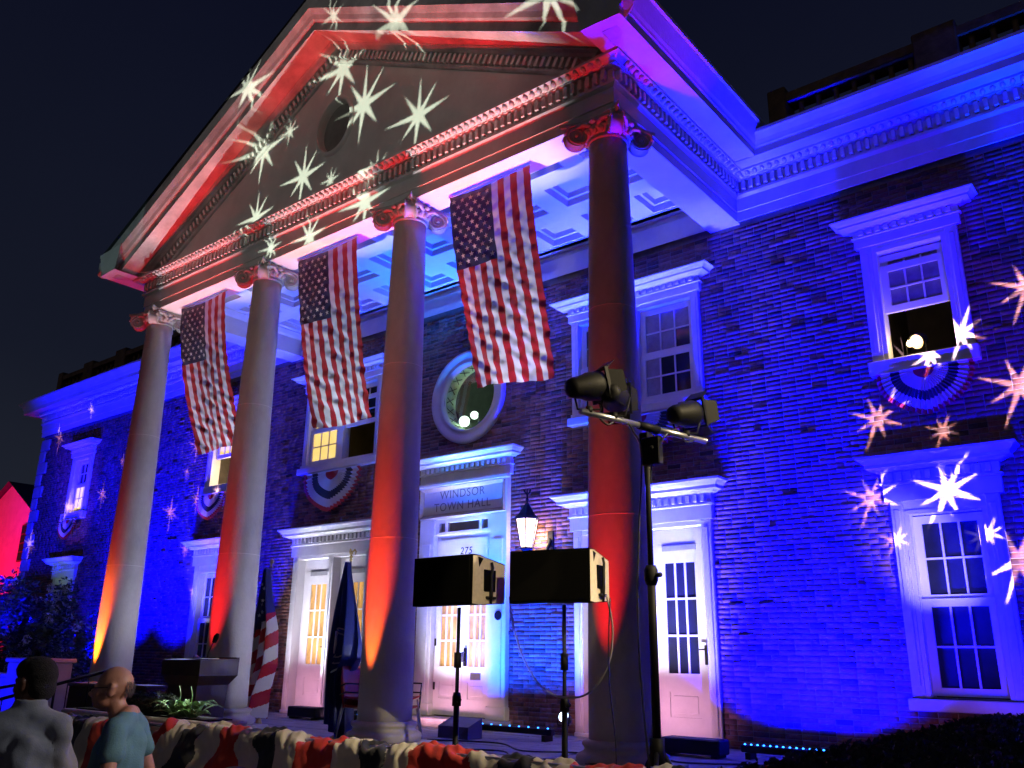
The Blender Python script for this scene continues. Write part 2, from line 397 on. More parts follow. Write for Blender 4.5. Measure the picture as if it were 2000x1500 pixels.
# raking cornices
rp = [(0, -.30), (.03, -.29), (.05, -.26), (.05, -.235), (.018, -.23), (.018, -.065), (.11, -.06), (.15, -.03), (.20, -.01), (.215, .0), (.215, .015), (.56, .02), (.56, .16), (.585, .175), (.61, .20), (.64, .27), (.69, .34), (.705, .36), (.705, .60), (.0, .66)]
RK = mat('raking_cornice_paint', (.50, .47, .44), .62, .45, 1.7, .5, 28)
for s_ in (-1, 1):
    vs = []; k = len(rp)
    for o_, dz in rp:
        xe = SX+min(o_, .69)+.012
        xl = SX + (8.10+dz-8.012)/.515
        x = min(xe, max(xl, SX-.9)); vs.append((s_*x, FY-o_+.03, max(8.012, rbase(x)+dz)))
    for o_, dz in rp: vs.append((0, FY-o_+.03, rbase(0)+dz))
    fs = [(j, j+1, k+j+1, k+j) if s_ > 0 else (j, k+j, k+j+1, j+1) for j in range(k-1)] + [tuple(range(k))]
    rk = MB().add(vs, fs).build('raking_cornice', RK, hall)
    ang = math.atan(.515)*s_
    for i in range(50):
        x = SX-.55-i*.112*math.cos(abs(ang))
        if x < .1: break
        inst(dm, 'dentil', (s_*x, FY+.012, rbase(x)-.215), rk, rot=(0, ang, 0))
# roof
rf = MB()
for s_ in (-1, 1):
    a = [(s_*(SX+.66), -4.2, 8.5), (0, -4.2, rbase(0)+.67), (0, 7, rbase(0)+.67), (s_*(SX+.66), 7, 8.5)]
    rf.add(a, [(0,1,2,3) if s_ > 0 else (0,3,2,1)])
rf.box(L, -SX, .2, 12, 8.2, 8.36).box(SX, RX, .2, 12, 8.2, 8.36)
rf.build('roof', SLATE, hall)
# parapets above the wings
PAR = mat('parapet_paint', (.16, .10, .06), .8, .4, 5, .5, 30)
for x0, x1 in ((SX+.55, RX), (L, -SX-.55)):
    p_ = MB(); p_.box(x0, x1, .12, .40, 8.36, 8.62); p_.box(x0, x1, .10, .42, 9.16, 9.30)
    pp = p_.build('parapet', PAR, hall)
    nb = int((x1-x0)/1.9)
    for i in range(nb+1):
        xx = x0 + i*(x1-x0)/nb if nb else x0
        MB().box(max(x0, xx-.28), min(x1, xx+.28), .07, .45, 8.362, 9.42, bev=.02).build('pedestal', PAR, pp)
    bl = MB().lathe([(.05, 0), (.05, .05), (.03, .08), (.07, .2), (.045, .38), (.035, .48), (.05, .54)], n=8).mesh('baluster', PAR)
    x = x0+.45
    while x < x1-.3: inst(bl, 'baluster', (x, .26, 8.62), pp); x += .26
# porch ceiling: beams, coffers
cx0, cx1, cy0, cy1, zc = -4.86, 4.86, -3.05, -.12, 7.80
bs = MB()
bs.add([(-SX, FY+.001, HA+.001), (SX, FY+.001, HA+.001), (SX, cy0, HA+.001), (-SX, cy0, HA+.001)], [(0,3,2,1)])
for s_ in (-1, 1): bs.add([(s_*SX, cy0, HA+.001), (s_*SX, 0, HA+.001), (s_*cx1, 0, HA+.001), (s_*cx1, cy0, HA+.001)], [(0,1,2,3) if s_ < 0 else (3,2,1,0)])
bs.sweep([(0, HA), (0, 7.44), (-.02, 7.45), (-.02, 7.66), (-.06, 7.70), (-.10, 7.76), (-.10, 7.80), (.1, 7.80)], [(cx0, cy1), (cx1, cy1)], caps=False)
for a, b in (((cx1, cy1), (cx1, cy0)), ((cx1, cy0), (cx0, cy0)), ((cx0, cy0), (cx0, cy1))):
    pass
ins = [(0, HA), (0, 7.66), (.04, 7.70), (.08, 7.77), (.08, 7.80)]
bs.sweep(ins, [(cx0, cy1), (cx0, cy0), (cx1, cy0), (cx1, cy1)][::-1], caps=False)
bs.build('ceiling_beams', WHITE, hall)
ceil = MB(); nx, ny = 10, 3; px, py = (cx1-cx0)/nx, (cy1-cy0)/ny; cs = .31
for i in range(nx):
    for j in range(ny):
        xa, xb, ya, yb = cx0+i*px, cx0+(i+1)*px, cy0+j*py, cy0+(j+1)*py; xm, ym = (xa+xb)/2, (ya+yb)/2
        vs = [(xa,ya,zc),(xb,ya,zc),(xb,yb,zc),(xa,yb,zc)] + [(xm+a*cs, ym+b*cs, zc) for a, b in ((-1,-1),(1,-1),(1,1),(-1,1))]
        ceil.add(vs, [(0,4,5,1),(1,5,6,2),(2,6,7,3),(3,7,4,0)])
ce = ceil.build('porch_ceiling', WHITE, hall)
cf = MB(); v = []
for k_, z in ((cs, 0), (cs, .11), (cs-.05, .11), (cs-.05, .2)): v += [(a*k_, b*k_, z) for a, b in ((-1,-1),(1,-1),(1,1),(-1,1))]
fs = [(4*j+i, 4*j+4+i, 4*j+4+(i+1) % 4, 4*j+(i+1) % 4) for j in range(3) for i in range(4)] + [(12, 15, 14, 13)]
cfm = cf.add(v, fs).mesh('coffer', WHITE)
for i in range(nx):
    for j in range(ny): inst(cfm, 'coffer', (cx0+(i+.5)*px, cy0+(j+.5)*py, zc), ce)

# ---- columns
def rad(z): t = min(1, max(0, (z-.35)/6.75)); return .335 - .105*(t**1.25)
seams = (2.53, 4.88)
colp = []
for i in range(41):
    z = .34 + i*(7.06-.34)/40; colp.append((rad(z), z))
colp.sort(key=lambda t: t[1])
colm = MB().lathe([(r, z) for r, z in colp], n=56).mesh('shaft', COLM)
basem = MB().lathe([(.44, .11), (.455, .13), (.465, .165), (.455, .2), (.43, .215), (.40, .225), (.375, .25), (.385, .275), (.40, .285), (.405, .305), (.395, .325), (.35, .34)], n=48).box(-.47, .47, -.47, .47, 0, .11, bev=.01).mesh('column_base', COLM)
def scroll():
    m = MB(); pts = []
    for i in range(64):
        t = i/63; a = t*2*math.pi*2.4; r = .128*(1-t)**.85+.014; pts.append((math.cos(a)*r, 0, math.sin(a)*r))
    vs, fs = [], []
    # disc body, front and back spiral relief
    m.lathe([(.135, -.075), (.118, -.055), (.112, 0), (.118, .055), (.135, .075)], n=28, axis='y')
    for s_ in (-1, 1): m.tube([(x, s_*.077, z) for x, _, z in pts], [.017*(1-.6*i/63) for i in range(64)], 6)
    m.sphere((0, -.08, 0), (.03, .02, .03), 8).sphere((0, .08, 0), (.03, .02, .03), 8)
    return m
volm = scroll().mesh('volute', COLM)
cap = MB()
cap.lathe([(.228, 7.05), (.245, 7.06), (.252, 7.075), (.245, 7.09), (.235, 7.10), (.26, 7.115), (.31, 7.16), (.325, 7.19), (.30, 7.21), (.26, 7.23)], n=40)
for i in range(20):
    a = 2*math.pi*i/20; cap.sphere((.29*math.cos(a), .29*math.sin(a), 7.15), (.035, .035, .05), 8)
ab = []
for q in range(4):
    for t in np.linspace(-1, 1, 11):
        a = q*math.pi/2; rr_ = .31 + .115*abs(t)**2.2; x, y = rr_, t*(.425)
        ab.append((x*math.cos(a)-y*math.sin(a), x*math.sin(a)+y*math.cos(a)))
na = len(ab)
for za, zb, k0, k1 in ((7.215, 7.25, .9, .95), (7.25, 7.258, .95, 1.0), (7.258, 7.306, 1.0, 1.0)):
    cap.add([(x*k0, y*k0, za) for x, y in ab] + [(x*k1, y*k1, zb) for x, y in ab], [(i, (i+1) % na, na+(i+1) % na, na+i) for i in range(na)])
cap.add([(x*.9, y*.9, 7.215) for x, y in ab], [tuple(range(na))[::-1]])
for q in range(4):      # leaf band flowing from the middle of each side up to the horn
    a = q*math.pi/2 + math.pi/4; d = Vector((math.cos(a), math.sin(a), 0))
    for sg in (-1, 1):
        t_ = Vector((-d.y, d.x, 0))*sg
        p0 = Vector((math.cos(a-sg*-.62), math.sin(a-sg*-.62), 0))*.30
        cap.tube([p0+Vector((0,0,7.20)), p0*.55+d*.2+t_*.05+Vector((0,0,7.235)), d*.42+t_*.05+Vector((0,0,7.225)), d*.50+t_*.03+Vector((0,0,7.21))], [.03, .026, .022, .02], 7)
    b = Vector((math.cos(q*math.pi/2), math.sin(q*math.pi/2), 0))
    cap.sphere(b*.33+Vector((0, 0, 7.24)), (.045, .045, .035), 8)
capm = cap.mesh('capital', COLM)
for x in (-5.1, -1.7, 1.7, 5.1):
    co = bpy.data.objects.new('column', colm); COL.objects.link(co); co.parent = hall; co.location = (x, -3.286, 0)
    inst(basem, 'column_base', (0, 0, 0), co); cpo = inst(capm, 'capital', (0, 0, 0), co)
    for q in range(4):
        a = q*math.pi/2 + math.pi/4; inst(volm, 'volute', (.40*math.cos(a), .40*math.sin(a), 7.125), co, rot=(0, 0, a))
    for zs in seams: MB().lathe([(rad(zs)-.004, zs-.004), (rad(zs)+.0012, zs-.003), (rad(zs)+.0012, zs+.003), (rad(zs)-.004, zs+.004)], n=56).build('drum_joint', WHITE, co, world=False)
# ---- openings: surrounds, doors, windows
def hood(xc, hw, z0, zt, name='hood_mould', dz=True):
    """cornice above an opening: casing half width hw, from z0 to top zt"""
    P = [(0, z0), (.05, z0), (.05, z0+(zt-z0)*.36), (.075, z0+(zt-z0)*.38), (.075, z0+(zt-z0)*.42), (.055, z0+(zt-z0)*.43), (.055, z0+(zt-z0)*.66), (.11, z0+(zt-z0)*.68), (.13, z0+(zt-z0)*.72), (.20, z0+(zt-z0)*.75), (.20, z0+(zt-z0)*.82), (.225, z0+(zt-z0)*.86), (.25, z0+(zt-z0)*.92), (.28, z0+(zt-z0)*.95), (.28, zt), (-.05, zt+.03)]
    h_ = MB().sweep(P, [(xc-hw, .05), (xc-hw, -.03), (xc+hw, -.03), (xc+hw, .05)]).build(name, TRIM, hall)
    za = z0+(zt-z0)*.45; hh = (zt-z0)*.19
    dmm = MB().box(-.032, .032, -.05, 0, 0, hh, bev=.005).mesh('dentil', TRIM)
    nn = int(2*hw/.118)
    for i in range(nn+1): inst(dmm, 'dentil', (xc-hw+.06+i*(2*hw-.12)/nn, -.03-.053, za), h_)
    return h_
def casing(x0, x1, z0, z1, wd, proj=.05, name='casing'):
    for a, b in ((x0, x0+wd), (x1-wd, x1)):
        m = MB().box(a, b, -proj, .06, z0, z1, bev=.008); m.box(a+wd*.28, b-wd*.28, -proj-.014, -proj+.01, z0+.12, z1-.1, bev=.006)
        m.build(name, TRIM, hall)
def sash(parent, x0, x1, z0, z1, y, cols, rows, pane, fr=.05, mt=.022, name='window'):
    m = MB(); m.box(x0, x0+fr, y-.02, y+.03, z0, z1).box(x1-fr, x1, y-.02, y+.03, z0, z1).box(x0+fr, x1-fr, y-.02, y+.03, z0, z0+fr).box(x0+fr, x1-fr, y-.02, y+.03, z1-fr, z1)
    w_ = m.build(name, WHITE, parent); a0, a1, b0, b1 = x0+fr, x1-fr, z0+fr, z1-fr
    dx, dz_ = (a1-a0)/cols, (b1-b0)/rows
    for i in range(1, cols): MB().box(a0+i*dx-mt/2, a0+i*dx+mt/2, y-.012, y+.02, b0, b1).build('glazing_bar', WHITE, w_)
    for j in range(1, rows): MB().box(a0, a1, y-.014, y+.018, b0+j*dz_-mt/2, b0+j*dz_+mt/2).build('glazing_bar', WHITE, w_)
    for i in range(cols):
        for j in range(rows):
            pm = pane[(i+j*cols) % len(pane)] if isinstance(pane, (list, tuple)) else pane
            MB().box(a0+i*dx+.001, a0+(i+1)*dx-.001, y+.006, y+.010, b0+j*dz_+.001, b0+(j+1)*dz_-.001).build('pane', pm, w_)
    return w_
def reveal(x0, x1, z0, z1, y0, y1, sill=True):
    x0 += .003; x1 -= .003; z0 += .003; z1 -= .003; y0 += .002
    m = MB(); m.add([(x0,y0,z0),(x0,y1,z0),(x0,y1,z1),(x0,y0,z1)], [(0,1,2,3)]).add([(x1,y0,z0),(x1,y1,z0),(x1,y1,z1),(x1,y0,z1)], [(0,3,2,1)])
    m.add([(x0,y0,z1),(x1,y0,z1),(x1,y1,z1),(x0,y1,z1)], [(0,3,2,1)]).add([(x0,y0,z0),(x1,y0,z0),(x1,y1,z0),(x0,y1,z0)], [(0,1,2,3)])
    return m.build('reveal', WHITE, hall)
def leaf(x0, x1, z0, z1, y, gz0, gz1, pane, cols=3, rows=3, st=.15, hinge=None):
    m = MB(); gx0, gx1 = x0+st, x1-st
    m.box(x0, gx0, y, y+.05, z0, z1).box(gx1, x1, y, y+.05, z0, z1)
    pz0, pz1 = z0+.26, gz0-.24
    m.box(gx0, gx1, y, y+.05, z0, pz0).box(gx0, gx1, y, y+.05, pz1, gz0).box(gx0, gx1, y, y+.05, gz1, z1)
    d = m.build('door', WHITE, hall)
    p_ = MB(); p_.box(gx0, gx1, y+.016, y+.045, pz0, pz1); p_.box(gx0+.05, gx1-.05, y+.006, y+.018, pz0+.05, pz1-.05, bev=.008); p_.build('door_panel', WHITE, d)
    dx, dz_ = (gx1-gx0)/cols, (gz1-gz0)/rows
    for i in range(1, cols): MB().box(gx0+i*dx-.014, gx0+i*dx+.014, y+.006, y+.04, gz0, gz1).build('glazing_bar', WHITE, d)
    for j in range(1, rows): MB().box(gx0, gx1, y+.004, y+.042, gz0+j*dz_-.014, gz0+j*dz_+.014).build('glazing_bar', WHITE, d)
    for i in range(cols):
        for j in range(rows): MB().box(gx0+i*dx+.001, gx0+(i+1)*dx-.001, y+.02, y+.026, gz0+j*dz_+.001, gz0+(j+1)*dz_-.001).build('pane', pane, d)
    return d
# side bay door units
for c, pane in ((-c_side, AMBER), (c_side, DARKGLASS)):
    hood(c, 1.15, 2.96, 3.5)
    casing(c-1.16, c+1.16, .02, 2.96, .15)
    fr_ = MB(); fr_.box(c-1.01, c+1.01, -.035, .1, 2.90, 2.97).box(c-.075, c+.075, -.045, .16, .06, 2.90, bev=.008).box(c-.03, c+.03, -.06, -.04, .2, 2.8); fr_.box(c-1.16, c+1.16, -.08, .2, .0, .06, bev=.01)
    fr_.build('door_frame', WHITE, hall)
    for x0, x1 in ((c-1.01, c-.075), (c+.075, c+1.01)):
        reveal(x0, x1, .06, 2.90, -.03, .16)
        d = leaf(x0+.004, x1-.004, .07, 2.89, .15, .90, 2.41, pane, st=.225)
        MB().box(x0+.20, x1-.20, .135, .155, 2.58, 2.66, bev=.004).build('transom_slot', mat('slot_grey', (.3, .3, .3), .6), d)
        h_ = MB().box(x1-.12, x1-.09, .09, .15, 1.02, 1.28, bev=.008).tube([(x1-.105, .12, 1.22), (x1-.105, .08, 1.22), (x1-.20, .08, 1.22)], .011, 6).build('door_handle', mat('bronze', (.05, .04, .035), .35, metal=.8), d)
# centre door unit
hood(0, 1.0, 4.02, 4.46, 'portal_cornice')
for s_ in (-1, 1):
    pl = MB()
    x0, x1 = (s_*.64, s_*1.0) if s_ > 0 else (s_*1.0, s_*.64)
    pl.box(x0, x1, -.10, .06, .14, 3.38, bev=.01).box(x0+.08, x1-.08, -.115, -.095, .45, 2.95, bev=.006).box(x0-.02, x1+.02, -.12, .06, .145, .34, bev=.01)
    pl.build('pilaster', WHITE, hall)
pn = MB(); pn.box(-1.0, 1.0, -.10, .06, 3.38, 4.02); pn.box(-1.06, 1.06, -.17, -.09, 3.945, 4.018, bev=.012)
pan = pn.build('frieze_block', TRIM, hall)
fm = MB(); F = [(-.965, 3.40), (.965, 3.40), (.965, 3.93), (-.965, 3.93)]; I_ = [(-.90, 3.47), (.90, 3.47), (.90, 3.87), (-.90, 3.87)]
fm.add([(x, -.16, z) for x, z in F]+[(x, -.11, z) for x, z in I_]+[(x, -.10, z) for x, z in F], [(0,1,5,4),(1,2,6,5),(2,3,7,6),(3,0,4,7),(8,9,1,0),(9,10,2,1),(10,11,3,2),(11,8,0,3)])
fm.build('panel_frame', mat('ochre_trim', (.45, .36, .24), .55, .15), pan)
MB().add([(x, -.112, z) for x, z in I_], [(0,1,2,3)]).build('inscription_panel', TRIM, pan)
def text(s, size, loc, name, m, parent, ext=.004, rot=(math.pi/2, 0, 0), font_scale=(1, 1, 1), shear=0):
    cu = bpy.data.curves.new(name, 'FONT'); cu.body = s; cu.size = size; cu.extrude = ext; cu.align_x = 'CENTER'; cu.align_y = 'CENTER'; cu.space_character = 1.12; cu.shear = shear
    o = bpy.data.objects.new(name, cu); COL.objects.link(o); o.location = loc; o.rotation_euler = rot; o.scale = font_scale
    me = bpy.data.meshes.new_from_object(o.evaluated_get(bpy.context.evaluated_depsgraph_get())); bpy.data.objects.remove(o)
    me.materials.clear(); me.materials.append(m); o = bpy.data.objects.new(name, me); COL.objects.link(o); o.location = loc; o.rotation_euler = rot; o.scale = font_scale
    if parent is not None: o.parent = parent
    return o
LET = mat('carved_letters', (.20, .18, .18), .7)
bpy.context.view_layer.update()
text('WINDSOR', .205, (0, -.1128, 3.785), 'carved_lettering', LET, pan, .0012)
text('TOWN HALL', .205, (0, -.1128, 3.575), 'carved_lettering', LET, pan, .0012)
tr = MB(); tr.box(-.64, .64, -.06, .06, 3.10, 3.15).box(-.64, .64, -.06, .06, 3.31, 3.38).box(-.64, -.56, -.06, .06, 3.15, 3.31).box(.56, .64, -.06, .06, 3.15, 3.31).box(-.42, -.36, -.06, .06, 3.15, 3.31).box(.36, .42, -.06, .06, 3.15, 3.31)
tro = tr.build('transom', WHITE, hall)
for a, b in ((-.56, -.42), (-.36, .36), (.42, .56)): MB().box(a, b, .0, .01, 3.15, 3.31).build('pane', BROWNPANE, tro)
tb = MB().box(-.63, .63, -.02, .05, 2.28, 3.10, bev=.006).box(-.55, .55, -.03, -.018, 2.36, 3.02, bev=.004).build('transom_board', WHITE, hall)
text('275', .17, (.06, -.0315, 2.80), 'house_number', BLACK, tb, .0012, shear=.15)
for s_ in (-1, 1):
    x0, x1 = (.004, .63) if s_ > 0 else (-.63, -.004)
    d = leaf(x0, x1, .16, 2.27, .0, .92, 2.16, AMBER, st=.13)
    if s_ > 0:
        MB().box(.05, .12, -.03, 0, .93, 1.22, bev=.01).tube([(.085, -.03, 1.0), (.085, -.08, 1.0), (.085, -.08, 1.15), (.085, -.03, 1.15)], .012, 6).build('door_handle', MATS['bronze'], d)
        MB().box(.20, .42, -.012, 0, .72, .83, bev=.004).build('letter_plate', mat('brass', (.45, .33, .15), .35, metal=.8), d)
    else:
        for z in (.55, 1.25, 1.95): MB().box(-.62, -.585, -.02, 0, z, z+.12, bev=.004).build('hinge', MATS['bronze'], d)
MB().box(-1.05, 1.05, -.42, .1, .0, .14, bev=.012).build('door_step', STONE, hall)
MB().lathe([(.07, -.015), (.075, -.008), (.075, 0)], (.86, -.115, 1.72), 24, axis='y').build('round_plaque', BLACK, hall)
# side bay upper windows (pairs)
for c in SIDE:
    hood(c, 1.15, 6.42, 6.75)
    casing(c-1.16, c+1.16, 4.80, 6.42, .13)
    fr_ = MB(); fr_.box(c-1.03, c+1.03, -.03, .1, 6.36, 6.43).box(c-.09, c+.09, -.04, .12, 4.80, 6.36, bev=.008).box(c-1.2, c+1.2, -.14, .14, 4.63, 4.76, bev=.012).box(c-1.17, c+1.17, -.07, .12, 4.76, 4.83)
    fr_.build('window_frame', WHITE, hall)
    for k, (x0, x1) in enumerate(((c-1.03, c-.09), (c+.09, c+1.03))):
        reveal(x0, x1, 4.83, 6.36, -.03, .14)
        if c < 0 and k == 0: pu = pl_ = YELLOW
        elif c < 0: pu = pl_ = DARKGLASS
        elif k == 1: pu, pl_ = [SHADE, MATS['shaded_pane'], DARKGLASS, SHADE, SHADE, SHADE], [SHADE, DARKGLASS, DARKGLASS]
        else: pu = pl_ = DARKGLASS
        if not (c < 0 and k == 1): sash(hall, x0+.004, x1-.004, 4.83, 5.60, .045, 3, 2, pl_, .09, name='lower_sash')
        else: sash(hall, x0+.004, x1-.004, 5.50, 6.10, .045, 3, 2, DARKGLASS, .09, name='lower_sash')
        sash(hall, x0+.004, x1-.004, 5.55, 6.35, .085, 3, 2, pu, .09, name='upper_sash')
# wing windows
for c in WING:
    for z0, z1, zs, zt in ((.57, 2.84, .71, 3.50), (4.57, 6.32, 4.77, 6.74)):
        hood(c, .60, z1+.12 if zt < 4 else z1+.06, zt)
        casing(c-.60, c+.60, zs, z1+(.12 if zt < 4 else .06), .15)
        fr_ = MB(); fr_.box(c-.45, c+.45, -.03, .1, z1, z1+(.12 if zt < 4 else .06)).box(c-.64, c+.64, -.12, .16, z0, zs-.01, bev=.012)
        # the stepped frame round the opening
        fr_.box(c-.45, c-.40, -.045, .1, zs, z1).box(c+.40, c+.45, -.045, .1, zs, z1).box(c-.40, c+.40, -.045, .1, z1-.04, z1+.002)
        fr_.build('window_frame', WHITE, hall)
        reveal(c-.40, c+.40, zs, z1-.04, -.04, .18)
        a, b, t, m_ = c-.396, c+.396, z1-.06, (zs+z1)/2-.01
        if zt > 4 and c > -10:
            sash(hall, a, b, m_, t, .12, 3, 2, [SHADE] if c > 0 else [YELLOW], .09, name='upper_sash')
            sash(hall, a, b, m_-.10, t-.16, .08, 3, 2, [MATS['shaded_pane']] if c > 0 else [YELLOW], .09, name='raised_sash')
        elif c < -10 and zt > 4:
            sash(hall, a, b, m_, t, .12, 3, 2, DARKGLASS, .09, name='upper_sash'); sash(hall, a, b, zs+.01, m_+.04, .08, 3, 2, YELLOW, .09, name='lower_sash')
        else:
            sash(hall, a, b, m_, t, .12, 3, 2, DARKGLASS, .09, name='upper_sash'); sash(hall, a, b, zs+.02, m_+.04, .08, 3, 2, DARKGLASS, .09, name='lower_sash')
# round window
rw = MB(); rw.lathe([(.60, .04), (.61, -.01), (.63, -.05), (.66, -.055), (.68, -.035), (.74, -.05), (.80, -.085), (.85, -.08), (.865, -.04), (.865, .03)], (OC[0], 0, OC[1]), 72, axis='y', caps=False)
rw = rw.build('round_window', TRIM, hall)
MB().lathe([(.60, .035), (.60, .30)], (OC[0], 0, OC[1]), 56, axis='y', caps=False).build('round_reveal', mat('green_lining', (.35, .5, .3), .6, .3, 5), rw)
ln = MB()
for k in range(20):
    a = math.pi*(.45+k*.055); b = a+math.pi*.06*(1 if k % 2 else -1)
    ln.tube([(OC[0]+.60*math.cos(a), .06, OC[1]+.60*math.sin(a)), (OC[0]+.585*math.cos(b), .22, OC[1]+.585*math.sin(b))], .007, 5)
ln.build('lattice', BLACK, rw)
gl = MB(); gl.lathe([(.60, .03), (.0001, .03)], (OC[0], 0, OC[1]), 56, axis='y', caps=False)
gm = bpy.data.materials.new('clear_glass'); gm.use_nodes = True; nt = gm.node_tree; nt.nodes.clear()
oo = nt.nodes.new('ShaderNodeOutputMaterial'); a_ = nt.nodes.new('ShaderNodeBsdfTransparent'); b_ = nt.nodes.new('ShaderNodeBsdfGlossy'); b_.inputs['Roughness'].default_value = .03; mx = nt.nodes.new('ShaderNodeMixShader'); mx.inputs[0].default_value = .12
nt.links.new(a_.outputs[0], mx.inputs[1]); nt.links.new(b_.outputs[0], mx.inputs[2]); nt.links.new(mx.outputs[0], oo.inputs[0])
gl.build('pane', gm, rw)
# ------------------------------------------------------------------ stage lamps
def can(name, loc, aim, label, cat='stage light', group=None, r=.10, ln=.22, lens=None, lensr=None):
    """a round can with yoke, its open mouth towards aim"""
    t = thing(name, loc, label, cat, group)
    q = (Vector(aim)-Vector(loc)).to_track_quat('Z', 'Y'); Mx = q.to_matrix()
    def xf(m):
        m.v = [tuple(Mx @ Vector(v)) for v in m.v]; return m
    xf(MB().lathe([(.02, -ln), (r*.55, -ln), (r*.9, -ln*.75), (r, -ln*.6), (r, 0), (r*.94, 0), (r*.94, -ln*.35), (.001, -ln*.4)], n=20)).build('housing', BLACK, t, world=False)
    if lens: xf(MB().lathe([(r*.9, -ln*.12), (.0001, -ln*.12)], n=20)).build('lens', lens, t, world=False)
    MB().tube([(-r*1.15, 0, 0), (-r*1.15, 0, -r*1.5), (r*1.15, 0, -r*1.5), (r*1.15, 0, 0)], .008, 6).build('yoke', BLACK, t, world=False)
    return t
RED = (1, .010, .016)
for k, (x, wt, nm) in enumerate(((-5.1, 1100, 'farthest left'), (-1.7, 1500, 'second'), (1.7, 2300, 'third'), (5.1, 1150, 'nearest'))):
    lp = (x+.09, -3.90, .17); am = (x+.03, -3.72, 7.0)
    can('uplight', lp, am, 'black round uplight washing red up the %s portico column' % nm, group='red uplights in front of the columns')
    spot('red_lamp', (lp[0], lp[1], lp[2]+.02), am, wt, RED, 31, .8, .02)
for x in (-3.4, -.1, 3.2): spot('red_lamp', (x, -4.18, .2), (x, -3.98, 10.5), 1900, RED, 19, .6, .02)  # extra red spots between the columns, added to redden the raking soffits
# hot cores at the feet of two columns
spot('red_lamp', (-5.01, -3.88, .2), (-5.07, -3.58, 1.5), 2600, (1, .16, .01), 15, .7, .02)
spot('red_lamp', (1.79, -3.88, .2), (1.73, -3.58, 1.7), 900, (1, .12, .02), 17, .7, .02)
BLU = (.0004, .0002, 1); BLC = (.003, .045, 1)
# blue wall washes
area('blue_led_lamp', (1.5, -.88, .20), (1.45, -.22, 2.0), 420, BLC, 1.9, .05, 100)
spot('blue_led_lamp', (1.3, -.85, .25), (.35, -.16, 4.3), 1500, (.004, .30, 1), 26, .8, .02)
spot('blue_led_lamp', (1.9, -.75, .25), (1.75, -.05, 5.5), 3000, BLU, 20, .9, .02)
area('blue_led_lamp', (5.8, -.86, .17), (5.85, -.05, 1.9), 2900, BLU, 1.0, .05, 118)
spot('blue_led_lamp', (-5.6, -.9, .2), (-5.3, 0, 5), 5000, BLU, 40, .7, .03)
spot('blue_led_lamp', (10.2, -.62, .0), (9.7, -.40, 8), 5000, BLC, 26, .8, .03)
spot('blue_led_lamp', (9.3, -3.6, -.4), (8.3, 0, 3.2), 6000, BLU, 66, 1, .1)
for x, wt in ((-8.7, 16000), (-10.5, 16000), (-12.2, 3000)): spot('blue_led_lamp', (x, -1.7, .0), (x-.2, -.0, 4.2), wt, BLU, 70, .9, .05)
spot('blue_led_lamp', (-14.4, -6, -.2), (-14.2, 0, 7.2), 9000, BLU, 40, .8, .1)
spot('blue_led_lamp', (-9.5, -5.5, -.2), (-12.0, -2, 1.4), 18000, BLU, 60, .8, .1)
# side cornice and upper corner
spot('blue_led_lamp', (9.2, -2.0, -.3), (5.8, -1.6, 8.2), 330, (.03, .02, 1), 26, .9, .1)
spot('pink_lamp', (9.8, -3.9, -.2), (5.95, -3.75, 8.6), 95, (1, .10, .30), 13, .1, .03)
# blue and white up onto the porch ceiling
spot('blue_led_lamp', (.2, -1.0, .3), (-.4, -.75, 7.8), 3400, (.004, .24, 1), 26, .9, .05)
spot('blue_led_lamp', (2.8, -1.2, .3), (2.7, -1.0, 7.8), 2600, (.01, .09, 1), 34, .9, .05)
spot('blue_led_lamp', (-3.4, -1.4, .3), (-3.4, -1.2, 7.8), 2600, (.02, .09, 1), 40, .9, .05)
spot('blue_led_lamp', (4.5, -1.6, .3), (4.7, -1.7, 7.8), 900, (.12, .14, 1), 50, .9, .05)
spot('white_lamp', (.3, -1.9, .3), (0, -1.9, 7.8), 90, (.35, .42, 1), 95, 1, .1)
for x, wt, c in ((3.2, 2300, (1, .93, .98)), (-.1, 1800, (.86, .96, 1)), (-3.6, 1700, (.95, .9, 1))):
    spot('white_lamp', (x, -2.95, .3), (x, -3.32, 7.3), wt, c, 26, .7, .03)
spot('white_lamp', (2.9, -1.4, .4), (-2.0, -3.1, 3.4), 430, (.86, .86, 1), 75, .8, .05)
spot('white_lamp', (-2.0, -1.6, .4), (-5.1, -3.2, 3.6), 200, (.86, .84, 1), 75, .8, .05)
# doors: white from below at the head, pink at the foot
for c, x0, x1 in ((-c_side, -c_side-.5, -c_side+.5), (0, -.3, .3), (c_side, c_side-.5, c_side+.5)):
    area('door_lamp', (c, -.62, .08), (c, .12, 2.2), 46 if c else 24, (.80, .80, 1), 1.8 if c else 1.0, .05, 52)
    area('door_lamp', (c, -.70, .06), (c, .12, .7), 9 if c else 5, (1, .42, .68), 1.8 if c else 1.0, .05, 110)
    spot('door_lamp', (c, -.5, .12), (c, -.02, 3.3), 190 if c else 40, (.72, .74, 1), 44, .9, .02)
spot('door_lamp', (0, -.6, .12), (0, -.02, 2.75), 900, (.85, .9, 1), 22, .7, .02)
spot('white_lamp', (-5.6, -14, 0), (-5.45, -4.2, 9.15), 620, (.62, 1, 1), 8, .1, .03)
# right wing window: white kicker onto its frame
spot('white_lamp', (8.9, -1.7, .5), (7.28, .05, 2.3), 420, (1, .85, .95), 24, 1, .03)
spot('pink_lamp', (8.2, -2.2, -.2), (7.4, 0, .4), 22, (1, .25, .3), 60, .9, .1)
# purple fringe light onto the upper wing window
spot('purple_lamp', (9.6, -3.0, .1), (7.7, 0, 5.8), 260, (.35, .01, 1), 22, .8, .1)
